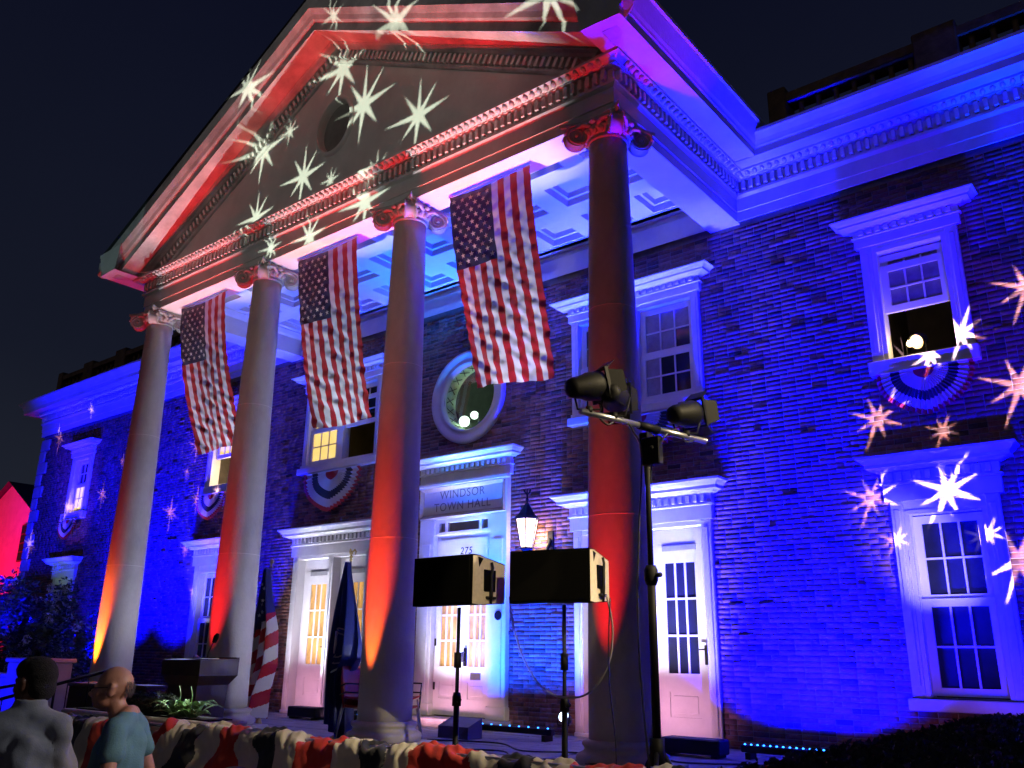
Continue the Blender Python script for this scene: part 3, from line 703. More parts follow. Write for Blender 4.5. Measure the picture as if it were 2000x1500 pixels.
# left wing windows
spot('purple_lamp', (-13.2, -2.4, 1.0), (-14.7, 0, 5.4), 300, (.5, .15, 1), 30, .8, .1)
spot('white_lamp', (-14.2, -1.6, 1.2), (-14.6, 0, 3.6), 45, (.55, .95, 1), 40, .8, .05)
spot('white_lamp', (-7.0, -1.3, .2), (-7.7, 0, 3.1), 260, (.9, .85, 1), 40, .8, .05)
spot('purple_lamp', (-6.6, -1.6, 1.4), (-7.8, .1, 5.4), 160, (.8, .25, 1), 34, .8, .1)
# red house at the far left
spot('red_lamp', (-20.5, -3.5, -.3), (-24, 2, 4.5), 7000, (1, .0, .03), 70, .8, .1)
# added unseen spots that brighten the men, bunting and loudspeakers
spot('fill_spot', (9.9, -5.0, 3.9), (4.9, -8.75, .6), 520, (.98, .96, 1), 17, .6, .05)
spot('fill_spot', (11.5, -4.4, 6.0), (3.0, -5.55, .45), 2800, (1, .80, .46), 20, .5, .03)
spot('fill_spot', (11.5, -4.4, 6.0), (5.7, -5.55, .6), 1100, (1, .80, .46), 20, .5, .03)
spot('fill_spot', (9.8, -8.6, 4.2), (5.1, -4.75, 1.80), 1300, (1, .80, .46), 13.5, .3, .03)
spot('fill_spot', (12, -5.6, 3.4), (4.7, -8.3, .5), 420, (1, .50, .22), 10, .6, .04)
# added unseen flood that keeps the pediment and columns dimly visible
spot('fill_spot', (3, -26, 4.0), (-.3, -3.5, 7.8), 1300, (1, .93, .87), 25, .6, .25)

# star projectors -------------------------------------------------------
def gobo(loc, aim, stars, watts, col, label, size=None, plate=.5, lamp_r=.0007):
    P = Vector(loc); d = (Vector(aim)-P).normalized(); q = d.to_track_quat('-Z', 'Y'); Mi = q.to_matrix()
    inv = Mi.transposed(); polys = []; mx = 0
    for tips in stars:
        pts = []
        for t in tips:
            l = inv @ (Vector(t)-P)
            if l.z > -.1: break
            pts.append((l.x/-l.z*plate, l.y/-l.z*plate)); mx = max(mx, math.hypot(*pts[-1]))
        if len(pts) == len(tips): polys.append(pts)
    Rr = mx*1.12+.01
    bm = bmesh.new(); edges = []
    def loop(pts):
        vs = [bm.verts.new((x, y, -plate)) for x, y in pts]
        for i in range(len(vs)): edges.append(bm.edges.new((vs[i], vs[(i+1) % len(vs)])))
    loop([(Rr*math.cos(2*math.pi*i/40), Rr*math.sin(2*math.pi*i/40)) for i in range(40)])
    for p in polys: loop(p)
    bmesh.ops.triangle_fill(bm, use_beauty=True, use_dissolve=False, edges=edges)
    me = bpy.data.meshes.new('gobo_plate'); bm.to_mesh(me); bm.free(); me.materials.append(BLACK)
    t = thing('star_projector', loc, label, 'projector')
    o = bpy.data.objects.new('gobo_plate', me); COL.objects.link(o); o.parent = t; o.rotation_euler = q.to_euler()
    h = MB().lathe([(.03, .12), (.12, .10), (Rr+.02, -plate-.02), (Rr+.03, -plate-.02), (.13, .13), (.03, .14)], n=40).build('housing', BLACK, t, world=False)
    h.rotation_euler = q.to_euler()
    s_ = spot('star_lamp', loc, tuple(P+d), watts, col, math.degrees(2*math.atan(Rr/plate))-1, .05, lamp_r); s_.rotation_euler = q.to_euler()
def star_at(c, ex, ez, tips, s, inner=.2):
    """outline of a star on a plane: tips listed in the order they go round; ex, ez = plane axes in metres per unit"""
    c = Vector(c); out = []; n = len(tips)
    tp = [Vector(t) for t in tips]
    for i in range(n):
        a, b = tp[i], tp[(i+1) % n]
        out.append(c + (ex*a.x + ez*a.y)*s)
        m = (a.normalized()+b.normalized()); m = m.normalized()*inner
        out.append(c + (ex*m.x + ez*m.y)*s)
    return out
GX, GZ = Vector((1, 0, 0)), Vector((0, 0, 1))
TA = [[0.02, 0.842], [0.449, 0.56], [0.76, 0.084], [0.361, -0.48], [-0.071, -0.756], [-0.413, -0.377], [-0.906, 0.067], [-0.385, 0.558]]
TB = [[0.173, 0.369], [0.29, 0.146], [0.307, -0.122], [0.072, -0.245], [-0.182, -0.395], [-0.268, -0.128], [-0.35, 0.145], [-0.083, 0.279]]
TC = [[-0.005, 0.437], [0.227, 0.07], [0.393, -0.205], [0.174, -0.302], [-0.013, -0.555], [-0.207, -0.176], [-0.41, 0.135], [-0.195, 0.182]]
SA = [(0.71, -3.5, 9.44, 1.0), (1.97, -3.5, 8.71, 0.85), (-0.7, -3.5, 8.66, 0.78), (-1.21, -3.5, 9.72, 0.38), (-1.94, -3.5, 8.3, 0.7), (0.03, -3.5, 8.33, 0.33), (1.12, -3.5, 8.08, 0.5), (0.97, -3.53, 7.6, 0.75), (-0.33, -3.53, 7.43, 0.6), (-1.34, -3.53, 7.53, 0.42), (0.01, -4.0, 10.09, 0.95), (-1.96, -4.0, 9.34, 0.9), (0.58, -4.1, 10.82, 0.5), (1.99, -4.1, 9.97, 1.0), (-1.56, -4.2, 10.37, 0.8), (5.02, -4.1, 8.87, 1.1)]
SB = [(6.96, 0.0, 4.03, 1.0), (7.7, 0.0, 3.77, 0.55), (8.58, 0.0, 4.18, 1.2), (6.78, 0.0, 3.03, 0.92), (6.99, 0.0, 2.5, 0.48), (7.73, -0.15, 3.03, 1.1), (8.0, 0.0, 2.5, 0.5), (8.05, -0.05, 4.93, 0.95), (7.69, -0.1, 4.72, 0.8), (8.82, 0.0, 5.36, 1.1), (8.28, 0.0, 2.19, 1.2)]
SC = [(-16.41, 0.0, 7.17, 0.95), (-8.8, 0.0, 5.88, 0.95), (-9.11, 0.0, 5.26, 0.4), (-9.62, 0.0, 4.33, 0.95), (-8.52, 0.0, 4.54, 0.75), (-13.21, 0.0, 5.14, 0.85), (-15.05, 0.0, 4.96, 0.95), (-17.13, 0.0, 4.07, 1.0), (-8.76, 0.0, 3.39, 0.55), (-14.46, 0.0, 7.72, 0.55), (-7.56, 0.0, 4.64, 0.5), (-8.26, 0.0, 2.41, 0.5), (-12.36, 0.0, 5.95, 0.5), (-6.45, 0.0, 8.39, 0.4)]

SC = SC[:-1]
gobo((-3, -18, 1.5), (0, -3.5, 9.1), [star_at(c[:3], GX, GZ, TA, c[3]*.95, .15) for c in SA], 17000, (.86, 1, .80), 'black star projector aimed up at the pediment')
gobo((14.5, -10.5, 2.6), (7.8, 0, 3.6), [star_at(c[:3], GX, GZ, TB, c[3]*1.03, .072) for c in SB], 42000, (1, .66, .80), 'black star projector aimed at the right wing')
gobo((-2, -17, 1.6), (-11.5, 0, 4.8), [star_at(c[:3], GX, GZ, TC, c[3]*1.05, .06) for c in SC], 42000, (1, .55, .65), 'black star projector aimed at the left wing')

# ------------------------------------------------------------------ visible lamps and fixtures
can('par_lamp', (2.72, -.95, .34), (3.4, -3.6, 1.4), 'round par lamp glowing white on the porch floor by the right door', lens=mat('lamp_white', (1, 1, 1), emit=(.62, .78, 1), estr=3), r=.08)
LEDM = mat('blue_led', (.02, .1, .4), emit=(.02, .22, 1), estr=9)
def led_bar(x0, x1, y, z, n, label):
    t = thing('led_bar', ((x0+x1)/2, y, 0), label, 'light bar', 'blue led wash bars')
    MB().box(x0, x1, y-.05, y+.05, z-.05, z+.03, bev=.01).build('housing', BLACK, t)
    for i in range(n): MB().sphere((x0+(i+.5)*(x1-x0)/n, y-.005, z+.034), (.013, .013, .010), 8).build('led_lens', LEDM, t)
    for x in (x0+.1, x1-.1): MB().box(x-.03, x+.03, y-.09, y+.09, 0, z-.05).build('foot', BLACK, t)
led_bar(.54, 2.55, -.95, .13, 12, 'long black light bar with blue dots in front of the centre door')
led_bar(5.27, 6.35, -.92, .12, 14, 'black light bar with blue dots at the foot of the right brick wall')
led_bar(-1.9, -1.25, -.9, .12, 5, 'short black light bar with blue dots behind the folded chairs')
t = thing('floor_wedge', (1.3, -1.45, 0), 'black wedge shaped floor box with blue lit top before the centre door', 'floor light')
MB().add([(1.02,-1.6,0),(1.58,-1.6,0),(1.58,-1.3,0),(1.02,-1.3,0),(1.02,-1.6,.16),(1.58,-1.6,.16),(1.58,-1.3,.27),(1.02,-1.3,.27)], [(0,3,2,1),(4,5,6,7),(0,1,5,4),(1,2,6,5),(2,3,7,6),(3,0,4,7)]).build('cabinet', mat('navy_case', (.03, .03, .12), .5), t)
for k, (x, y, lb) in enumerate(((-1.35, -.65, 'low black equipment box left of the centre door'), (-3.0, -.7, 'low black box at the foot of the left doors'), (4.75, -1.1, 'low black box at the foot of the right door'))):
    t = thing('equipment_box', (x, y, 0), lb, 'equipment box', 'low black boxes along the doors')
    MB().box(x-.38, x+.38, y-.14, y+.14, .03, .20, bev=.015).build('case', BLACK, t)
    for s_ in (-1, 1): MB().box(x+s_*.3-.04, x+s_*.3+.04, y-.12, y+.12, 0, .03).build('foot', BLACK, t)
# wall lantern
LX, LY, LZ = 1.60, -.33, 2.86
lan = thing('wall_lantern', (LX, LY, LZ), 'tapered black wall lantern glowing warm beside the centre door', 'lantern')
m = MB(); m.lathe([(.001, .72), (.018, .70), (.012, .66), (.03, .62), (.014, .58), (.035, .56), (.05, .53), (.10, .45), (.17, .36), (.215, .33), (.215, .31), (.19, .305)], n=6, smooth=False); m.build('roof', BLACK, lan, world=False)
m = MB()
for k in range(6):
    a = 2*math.pi*k/6; c_, s_ = math.cos(a), math.sin(a); m.tube([(.19*c_, .19*s_, .31), (.105*c_, .105*s_, -.13)], .010, 5)
m.lathe([(.11, -.13), (.115, -.15), (.07, -.20), (.04, -.24), (.055, -.27), (.02, -.31), (.001, -.33)], n=6, smooth=False); m.build('cage', BLACK, lan, world=False)
m = MB()
for k in range(8): m.tube([(.0, 0, .70), (.05*math.cos(k*.785), .05*math.sin(k*.785), .75), (.06*math.cos(k*.785), .06*math.sin(k*.785), .79)], .006, 4)
m.build('finial', BLACK, lan, world=False)
gw = mat('lantern_glass', (1, .9, .7), .3, .45, 9, emit=(1, .72, .36), estr=4.5)
m = MB()
for k in range(6):
    a, b = 2*math.pi*k/6, 2*math.pi*(k+1)/6
    q = MB().add([(.183*math.cos(a), .183*math.sin(a), .305), (.183*math.cos(b), .183*math.sin(b), .305), (.10*math.cos(b), .10*math.sin(b), -.128), (.10*math.cos(a), .10*math.sin(a), -.128)], [(0,1,2,3)])
    q.build('glass_pane', gw, lan, world=False)
MB().tube([(.0, 0, -.30), (.04, .02, -.36), (.14, .10, -.34), (.22, .22, -.18), (.24, .30, -.02), (.20, .33, .05)], [.018, .02, .024, .03, .03, .02], 8).box(.17, .29, .30, .335, -.42, .14, bev=.01).build('bracket', BLACK, lan, world=False)
point('lantern_light', (LX+.05, LY+.22, LZ+.02), 16, (1, .70, .42), .10)
# halogen in the open upper right window, and its twins in the left wing
hg = mat('halogen', (1, .8, .5), emit=(1, .66, .26), estr=1.6); hb = mat('halogen_bulb', (1, .8, .5), emit=(1, .74, .34), estr=5)
can('window_spotlight', (7.52, .06, 4.97), (5.5, -6, 2.2), 'bright warm spotlight on the sill of the open upper right window', r=.10, ln=.2, lens=hg)
m = MB().sphere((7.46, .02, 4.95), .045, 10); o = m.build('bulb', hb, bpy.data.objects['window_spotlight'])
point('halogen_light', (7.46, -.03, 4.99), 8, (1, .72, .40), .05)
spot('halogen_light', (7.46, -.2, 5.0), (5.9, -5.6, 1.5), 500, (1, .68, .34), 22, .6, .05)
spot('halogen_light', (-7.4, -.2, 4.9), (-2.5, -4.2, .8), 300, (.85, 1, .8), 20, .6, .05)
point('halogen_light', (-7.35, .12, 5.1), 26, (1, .72, .42), .05)
point('halogen_light', (-14.55, .12, 5.0), 18, (1, .72, .42), .05)
# three lamps glowing behind the round window, their work light on its lining
rg = mat('round_lamp', (1, 1, 1), emit=(.55, .85, .6), estr=1.1)
for k, (x, z, rr_, lb) in enumerate(((-.56, 5.16, .10, 'lowest left lamp glowing behind the round window'), (-.36, 5.22, .115, 'middle and largest lamp glowing behind the round window'), (-.12, 5.30, .085, 'upper right lamp glowing behind the round window'))):
    can('window_lamp', (x, .30, z), (6, -6, 3.0), lb, group='lamps behind the round window', r=rr_, lens=rg)
    tt = [o for o in bpy.data.objects if o.name.startswith('window_lamp') and o.parent is None][-1]
    q_ = (Vector((6, -6, 3.0))-Vector((x, .30, z))).normalized(); MB().sphere(tuple(q_*.01), rr_*.62, 12).build('bulb', mat('round_bulb', (1, 1, 1), emit=(.85, 1, .88), estr=6), tt, world=False)
point('work_light', (-.1, .55, 5.15), 22, (.72, 1, .72), .08)
spot('work_light', (-.33, -.1, 5.15), (.15, -5.0, .5), 4500, (.85, 1, .86), 10, .7, .05)

# ------------------------------------------------------------------ flags
def flagmesh(W, H, P, nx=78, ny=90):
    """P(u,v) -> world point; u across 13 stripes, v down. canton 7 stripes x .4"""
    m = MB(); vs = [P(i/nx, j/ny) for j in range(ny+1) for i in range(nx+1)]; fs = []; mi = []
    m.v = [tuple(v) for v in vs]
    for j in range(ny):
        for i in range(nx):
            u, v = (i+.5)/nx, (j+.5)/ny
            m.f.append((j*(nx+1)+i, (j+1)*(nx+1)+i, (j+1)*(nx+1)+i+1, j*(nx+1)+i+1)); m.sm.append(True)
            st = int(u*13)
            m.m.append(2 if (st < 7 and v < .40) else (0 if st % 2 == 0 else 1))
    return m
def starsmesh(P, sz=.045):
    m = MB()
    def nrm(u, v):
        a, b, c = Vector(P(u, v)), Vector(P(u+.004, v)), Vector(P(u, v+.003)); n = (c-a).cross(b-a); n.normalize(); return n
    for r in range(11):
        for c in range(9):
            if (r+c) % 2: continue
            v0, u0 = (r+1)/12*.40, (c+1)/10*(7/13); n = nrm(u0, v0)
            for sg in (1, -1):
                pts = []
                for k in range(10):
                    a = math.pi/2+k*math.pi/5; rr_ = sz if k % 2 == 0 else sz*.4
                    pts.append(Vector(P(u0+rr_*math.cos(a)/1.42, v0-rr_*math.sin(a)/2.95)) + n*.004*sg)
                m.add(pts, [tuple(range(10))])
    return m
for (x0, y0, amp, ph, lb) in ((2.48, -3.29, .05, 0, 'largest and nearest american flag hanging between the two right columns'),
                              (-.90, -3.29, .045, 2.1, 'american flag hanging between the two middle columns'),
                              (-4.36, -3.29, .055, 4.4, 'american flag hanging between the two left columns, brightest wrinkles')):
    W, H = 1.42, 2.72
    def P(u, v, x0=x0, y0=y0, amp=amp, ph=ph):
        bl = v**1.5*.66; x = x0+u*W*(1-.12*v**1.3) + .05*math.sin(v*3+ph)*v
        cr_ = lambda t: 1-2*abs(math.sin(t))**.6
        wr = amp*.6*(.25+v)*math.sin(u*6.5+v*2.6+ph) + .009*min(1, .15+v*1.2)*cr_((u*3.1-v*8.5)*2.6+ph+.8*math.sin(v*4)) + .006*min(1, v*1.4)*cr_((u*2.2-v*13)*2.9+ph*1.7+math.sin(u*5)) + .010*(.1+v)*math.sin((u*6-v*9)*4.1+ph*2+1.5*math.sin(v*5)) + .007*(.1+v)*math.sin((u*4-v*15)*6.3+ph+math.sin(u*9)) + .0035*math.sin((u*9+v*21)*4.3+ph)
        z = 7.255 - v*H*.985 + .035*math.sin(u*math.pi)*-1*(1-v) + .04*v*math.cos(u*2.5+ph)
        return (x, y0+bl+wr+.10*u*v, z)
    t = thing('hanging_flag', (x0+W/2, y0, 7.25), lb, 'flag', 'american flags hanging between the columns')
    flagmesh(W, H, P).build('cloth', [FR, FW, FB], t); starsmesh(P).build('stars', FW, t)
    MB().tube([(x0-.02, y0, 7.262), (x0+W+.02, y0, 7.262)], .008, 6).build('top_cord', mat('cord', (.4, .38, .3), .7), t)
# flags on floor poles
NXY = (150, 210)
def draped(name, loc, label, left, right, zt, zb, colour, folds, seed, mats):
    t = thing(name, loc, label, 'flag')
    X, Y, Z = loc; nx, ny = NXY; rs = random.Random(seed); ph = [rs.uniform(0, 6) for _ in range(6)]
    def itp(tab, v):
        for (a, p), (b, q) in zip(tab[:-1], tab[1:]):
            if a <= v <= b: return p+(q-p)*(v-a)/(b-a)
        return tab[-1][1]
    m = MB()
    for j in range(ny+1):
        v = j/ny; l, r = itp(left, v), itp(right, v)
        for i in range(nx+1):
            u = i/nx; uu = u + .10*math.sin(u*2*math.pi*3+ph[0])*.3
            m.v.append((X+l+(r-l)*uu, Y + (.03+.10*min(1, v*2))*math.sin(u*folds*math.pi+ph[1]+v*1.3) + .02*math.sin(u*23+v*7+ph[2]), zt+(zb-zt)*v - .10*v*math.sin(u*3+ph[3])*(1 if v > .8 else .3)))
    for j in range(ny):
        for i in range(nx):
            m.f.append((j*(nx+1)+i, (j+1)*(nx+1)+i, (j+1)*(nx+1)+i+1, j*(nx+1)+i+1)); m.sm.append(True); m.m.append(colour((i+.5)/nx, (j+.5)/ny))
    m.build('cloth', mats, t); return t, m
def us(u, v):
    if v < .40-.20*(u-.5) : return 2
    k = (v*10.5 + u*5.6); return int(k) % 2
usf, um = draped('pole_flag', (-1.62, -2.8, 0), 'american flag draped down a floor pole beside the lectern', [(0, -.04), (.3, -.06), (.45, -.16), (.7, -.32), (1, -.55)], [(0, .03), (.2, .13), (.42, .30), (.65, .33), (.85, .17), (1, .12)], 2.36, .20, us, 7, 3, [FR, FW, FB])
sm = MB(); rs = random.Random(5)
for k in range(22):
    j, i = rs.randint(24, 72), rs.randint(24, 126); p = Vector(um.v[j*151+i]); q = Vector(um.v[j*151+i+1])-p; r_ = Vector(um.v[(j+1)*151+i])-p; n = r_.cross(q).normalized()
    for sg in (1, -1): sm.add([p+n*.006*sg+(q.normalized()*math.cos(math.pi/2+a*math.pi/5)+Vector((0,0,1))*math.sin(math.pi/2+a*math.pi/5))*(.032 if a % 2 == 0 else .013) for a in range(10)], [tuple(range(10))])
sm.build('stars', FW, usf)
CB = cloth('state_blue', (.008, .02, .13), .3)
ct, cm = draped('pole_flag', (.28, -2.8, 0), 'dark blue state flag with pale emblem draped on an eagle topped pole', [(0, -.03), (.3, -.13), (.6, -.20), (.8, -.20), (1, -.16)], [(0, .03), (.25, .14), (.5, .25), (.58, .26), (.68, .12), (1, .22)], 2.36, .12, lambda u, v: 0, 6, 9, [CB])
em = MB()
def onflag(u, v):
    i, j = int(u*150), int(v*210); return Vector(cm.v[j*151+i])+Vector((.0, -.012, 0))
for c_, rr_ in (((.45, .50), .13), ((.45, .50), .09)):
    pts = [onflag(.45+math.cos(a)*rr_*1.3, .50+math.sin(a)*rr_*(.9 if math.sin(a) > 0 else .7)) for a in np.linspace(0, 2*math.pi, 26)]
    em.tube([p+Vector((0, -.01, 0)) for p in pts], .010, 5)
for k in range(3):
    pts = [onflag(.34+.10*k, .44)+Vector((0, -.02, .03*k*(2-k))), onflag(.36+.09*k, .50)+Vector((0, -.02, 0)), onflag(.33+.10*k, .56)+Vector((0, -.02, 0))]; em.tube(pts, [.016, .022, .010], 5)
em.tube([onflag(.2, .64), onflag(.4, .67), onflag(.7, .63)], .014, 5)
em.build('emblem', cloth('emblem_pale', (.35, .33, .36), .2), ct)
POLE = mat('pole_wood', (.12, .07, .035), .35, .2, 4, stretch=(8, 8, 1))
for t, x, eagle in ((usf, -1.60, False), (ct, .27, True)):
    MB().tube([(x, -2.72, .1), (x, -2.75, 2.40)], .014, 8).build('pole', POLE, t)
    MB().lathe([(.17, 0), (.17, .03), (.06, .07), (.03, .16), (.02, .17)], (x, -2.72, 0), 20).build('stand', GOLD, t)
    m = MB().lathe([(.02, 2.38), (.025, 2.40), (.012, 2.42), (.028, 2.445), (.010, 2.47)], (x, -2.75, 0), 12)
    if eagle:
        m.sphere((x, -2.75, 2.50), (.018, .03, .035), 8).sphere((x, -2.77, 2.545), (.013, .018, .014), 8)
        for s_ in (-1, 1):
            for k in range(4): m.tube([(x+s_*.012, -2.74, 2.515), (x+s_*(.045+.006*k), -2.73, 2.55-.006*k), (x+s_*(.085-.010*k), -2.72, 2.51-.014*k)], [.009, .009, .003], 5)
    else: m.sphere((x, -2.75, 2.475), (.045, .03, .045), 10)
    m.build('finial', GOLD, t)

# ------------------------------------------------------------------ pleated bunting fans
def fan(xc, zc_, hw, hgt, y, label, n=26, rings=((.22, 0), (.50, 1), (.70, 2), (.90, 1), (1.0, 0)), tilt=0):
    t = thing('bunting_fan', (xc, y, zc_), label, 'bunting', 'pleated bunting fans under the windows')
    m = MB(); na = n*2; rad_ = [0, .11, .22, .36, .50, .60, .70, .80, .90, 1.0]
    for r in rad_:
        for i in range(na+1):
            a = math.pi*i/na; sq = 1-.10*abs(math.sin(2*a)); pl_ = (.004+.030*r)*(1 if i % 2 else -1)
            ro = r*(1+(.012 if i % 2 else -.012)); x = -math.cos(a)*hw*ro; z = -max(0.0, math.sin(a))**.85*hgt*ro*sq if a not in (0,) else 0
            m.v.append((xc+x, y+pl_-.03*r*math.sin(a), zc_+z))
    for j in range(len(rad_)-1):
        rm = (rad_[j]+rad_[j+1])/2; c = next(k for lim, k in rings if rm < lim)
        for i in range(na):
            m.f.append((j*(na+1)+i, j*(na+1)+i+1, (j+1)*(na+1)+i+1, (j+1)*(na+1)+i)); m.sm.append(False); m.m.append(c)
    m.build('pleated_cloth', [BR, BW, BB], t)
    MB().box(xc-hw*.98, xc+hw*.98, y-.012, y+.012, zc_-.006, zc_+.016).build('header_tape', BW, t)
fan(7.62, 4.54, .56, .60, -.20, 'bunting fan under the open upper right window, tinted blue')
fan(-3.45, 4.58, .86, .82, -.18, 'bunting fan with white rim under the paired windows left of centre')
fan(3.55, 4.58, .84, .66, -.18, 'bunting fan half hidden behind the light stand and nearest column')
fan(-7.62, 4.54, .56, .60, -.20, 'dim blue bunting fan behind the second column from the left')
fan(-14.6, 4.54, .5, .55, -.18, 'small crumpled bunting fan under the farthest left window')

# ------------------------------------------------------------------ lectern and microphone
LEC = mat('lectern_wood', (.04, .016, .010), .45, .35, 3, .2, 20, stretch=(6, 6, 1))
lec = thing('lectern', (-.72, -4.36, 0), 'dark wooden lectern with flared slanted desk near the porch edge', 'lectern', rz=R(4))
def taper(m, z0, z1, a0, b0, a1, b1, cx_=0, cy_=0, zs=0):
    m.add([(cx_-a0,cy_-b0,z0),(cx_+a0,cy_-b0,z0),(cx_+a0,cy_+b0,z0),(cx_-a0,cy_+b0,z0),(cx_-a1,cy_-b1,z1),(cx_+a1,cy_-b1,z1),(cx_+a1,cy_+b1,z1-zs),(cx_-a1,cy_+b1,z1-zs)], [(0,3,2,1),(4,5,6,7),(0,1,5,4),(1,2,6,5),(2,3,7,6),(3,0,4,7)]); return m
taper(MB(), 0, .08, .34, .28, .34, .28).build('base', LEC, lec, world=False)
taper(MB(), .08, .70, .27, .22, .30, .24).build('body', LEC, lec, world=False)
taper(taper(MB(), .70, .82, .30, .24, .40, .30), .82, 1.01, .40, .30, .40, .30, zs=-.02).build('desk', LEC, lec, world=False)
MB().box(-.38, .38, .28, .32, .985, 1.045).build('book_ledge', LEC, lec, world=False)
MB().box(.06, .40, -.28, -.02, 1.025, 1.034).build('paper', mat('paper', (.8, .8, .78), .7), lec, world=False)
mic = thing('microphone', (-.48, -4.42, .97), 'black gooseneck microphone standing up from the lectern desk', 'microphone')
MB().tube([(0, 0, 0), (0, 0, .12), (.03, .02, .22), (.06, .03, .28)], .009, 6).build('gooseneck', BLACK, mic, world=False)
MB().tube([(.06, .03, .26), (.085, .04, .33), (.10, .05, .37)], [.028, .036, .02], 10).build('windscreen', CARPET, mic, world=False)
lmp = thing('reading_lamp', (-.80, -4.40, .97), 'small shiny clip lamp on the left of the lectern desk', 'lamp')
MB().tube([(-.08, 0, 0), (-.02, 0, .10), (.08, -.02, .08)], .012, 6).build('arm', CHROME, lmp, world=False)
MB().tube([(.02, -.01, .09), (.12, -.03, .04)], [.02, .04], 8).build('shade', CHROME, lmp, world=False)
# ------------------------------------------------------------------ speakers on stands
TAN = mat('speaker_panel', (.60, .52, .40), .8, .10, 30, .7, 150)
for (x, y, z, rz, lb, lb2, sx) in ((4.19, -5.0, 1.56, R(-2), 'dark loudspeaker lying sideways on the left of the two stands', 'black pole stand under the left loudspeaker', 4.19),
                            (5.38, -4.9, 1.56, R(10), 'dark loudspeaker lying sideways on the right of the two stands', 'black pole stand under the right loudspeaker', 5.36)):
    t = thing('loudspeaker', (x, y, z), lb, 'loudspeaker', 'loudspeakers on stands', rz)
    w2, h2, d2 = .39, .46, .50
    m = MB(); m.add([(-w2, 0, 0), (w2, 0, 0), (w2, .10, 0), (w2-.03, d2, .03), (-w2+.03, d2, .03), (-w2, .10, 0), (-w2, 0, h2), (w2, 0, h2), (w2, .10, h2), (w2-.03, d2, h2-.06), (-w2+.03, d2, h2-.06), (-w2, .10, h2)],
              [(0,1,2,3,4,5)[::-1], (6,7,8,9,10,11), (0,1,7,6), (1,2,8,7), (2,3,9,8), (3,4,10,9), (4,5,11,10), (5,0,6,11)], 0)
    cab = m.build('cabinet', CARPET, t, world=False)
    MB().box(-w2+.02, w2-.02, -.014, -.001, .02, h2-.02, bev=.008).build('grille', mat('grille', (.0025, .0025, .0025), .9, .2, 60, .8, 300, spec=.06), t, world=False)
    ep = MB(); ep.add([(w2+.004, .012, .012), (w2+.004, .10, .006), (w2-.024, d2-.004, .04), (w2-.024, d2-.004, h2-.068), (w2+.004, .10, h2-.006), (w2+.004, .012, h2-.012)], [(0,1,2,3,4,5)])
    ep.build('end_panel', TAN, t, world=False)
    MB().box(w2-.015, w2+.010, .17, .33, .13, .33, bev=.004).build('handle_recess', CARPET, t, world=False)
    MB().tube([(w2+.022, .25, .40), (w2+.030, .26, .35), (w2+.034, .24, .28), (w2+.03, .245, .12), (w2+.02, .25, .02)], .013, 6).build('strap', BLACK, t, world=False)
    MB().box(w2-.01, w2+.03, .20, .32, .06, .085, bev=.006).box(w2-.01, w2+.03, .25, .275, .08, .14, bev=.006).build('bracket', BLACK, t, world=False)
    yy = y+.26
    s_ = thing('speaker_stand', (sx, yy, -.7), lb2, 'speaker stand', 'speaker stands')
    MB().tube([(0, 0, .55), (0, 0, 2.255)], .018, 10).build('upper_pole', BLACK, s_, world=False)
    MB().tube([(0, 0, .10), (0, 0, 1.42)], .027, 10).build('lower_pole', BLACK, s_, world=False)
    MB().tube([(0, 0, 1.36), (0, 0, 1.44), (0, 0, 1.48)], [.042, .042, .03], 10).build('collar', BLACK, s_, world=False); MB().tube([(0, 0, 1.70), (0, 0, 1.84)], .036, 10).build('collar', BLACK, s_, world=False)
    MB().tube([(.03, -.02, 1.40), (.08, -.05, 1.42)], [.008, .022], 8).build('knob', BLACK, s_, world=False)
    for k in range(3):
        a = k*2.09+.4; MB().tube([(0, 0, .55), (.45*math.cos(a), .45*math.sin(a), .015)], .014, 7).build('leg', BLACK, s_, world=False)
CAB = mat('cable_rubber', (.02, .02, .022), .4)
def cable(name, pts, r, label, m=CAB, n=40):
    P = [Vector(p) for p in pts]; out = []
    for i in range(len(P)-1):
        p0, p1, p2, p3 = P[max(0, i-1)], P[i], P[i+1], P[min(len(P)-1, i+2)]
        for k in range(8):
            t = k/8; out.append(.5*((2*p1)+(p2-p0)*t+(2*p0-5*p1+4*p2-p3)*t*t+(3*p1-p0-3*p2+p3)*t**3))
    out.append(P[-1]); return MB().tube(out, r, 6).build(name, m, None, label=label, cat='cable')
cable('speaker_cable', [(4.72, -4.62, 1.62), (4.76, -4.62, 1.40), (4.90, -4.64, 1.10), (5.12, -4.66, .86), (5.36, -4.68, .78), (5.62, -4.66, .82), (5.80, -4.62, 1.05), (5.84, -4.60, 1.35), (5.85, -4.70, 1.62)], .009, 'looping cable hanging between the two loudspeakers', mat('grey_cable', (.25, .24, .22), .4))
cable('speaker_cable', [(5.86, -4.66, 1.6), (5.83, -4.66, 1.0), (5.86, -4.62, .4), (5.84, -4.6, -.2), (5.9, -4.6, -.69)], .006, 'thin cable dropping straight down from the right loudspeaker')
for k, (pts, lb) in enumerate((([(1.2, -2.0, .01), (2.2, -1.7, .012), (3.0, -2.2, .01), (3.6, -1.9, .01), (4.4, -2.0, .01)], 'black cable wandering over the paving past the centre door'),
                               ([(2.0, -2.8, .01), (2.8, -2.4, .01), (3.4, -2.8, .01), (4.2, -2.5, .01), (4.8, -2.1, .01)], 'black cable on the paving in front of the light bar'),
                               ([(4.3, -1.3, .01), (5.0, -1.9, .012), (5.8, -1.5, .01), (6.6, -1.8, .01)], 'black cable on the paving by the right door'),
                               ([(-.8, -1.8, .01), (-.2, -2.2, .01), (.4, -1.7, .01), (1.0, -2.1, .01)], 'black cable on the paving behind the state flag'))):
    cable('floor_cable', pts, .011, lb)
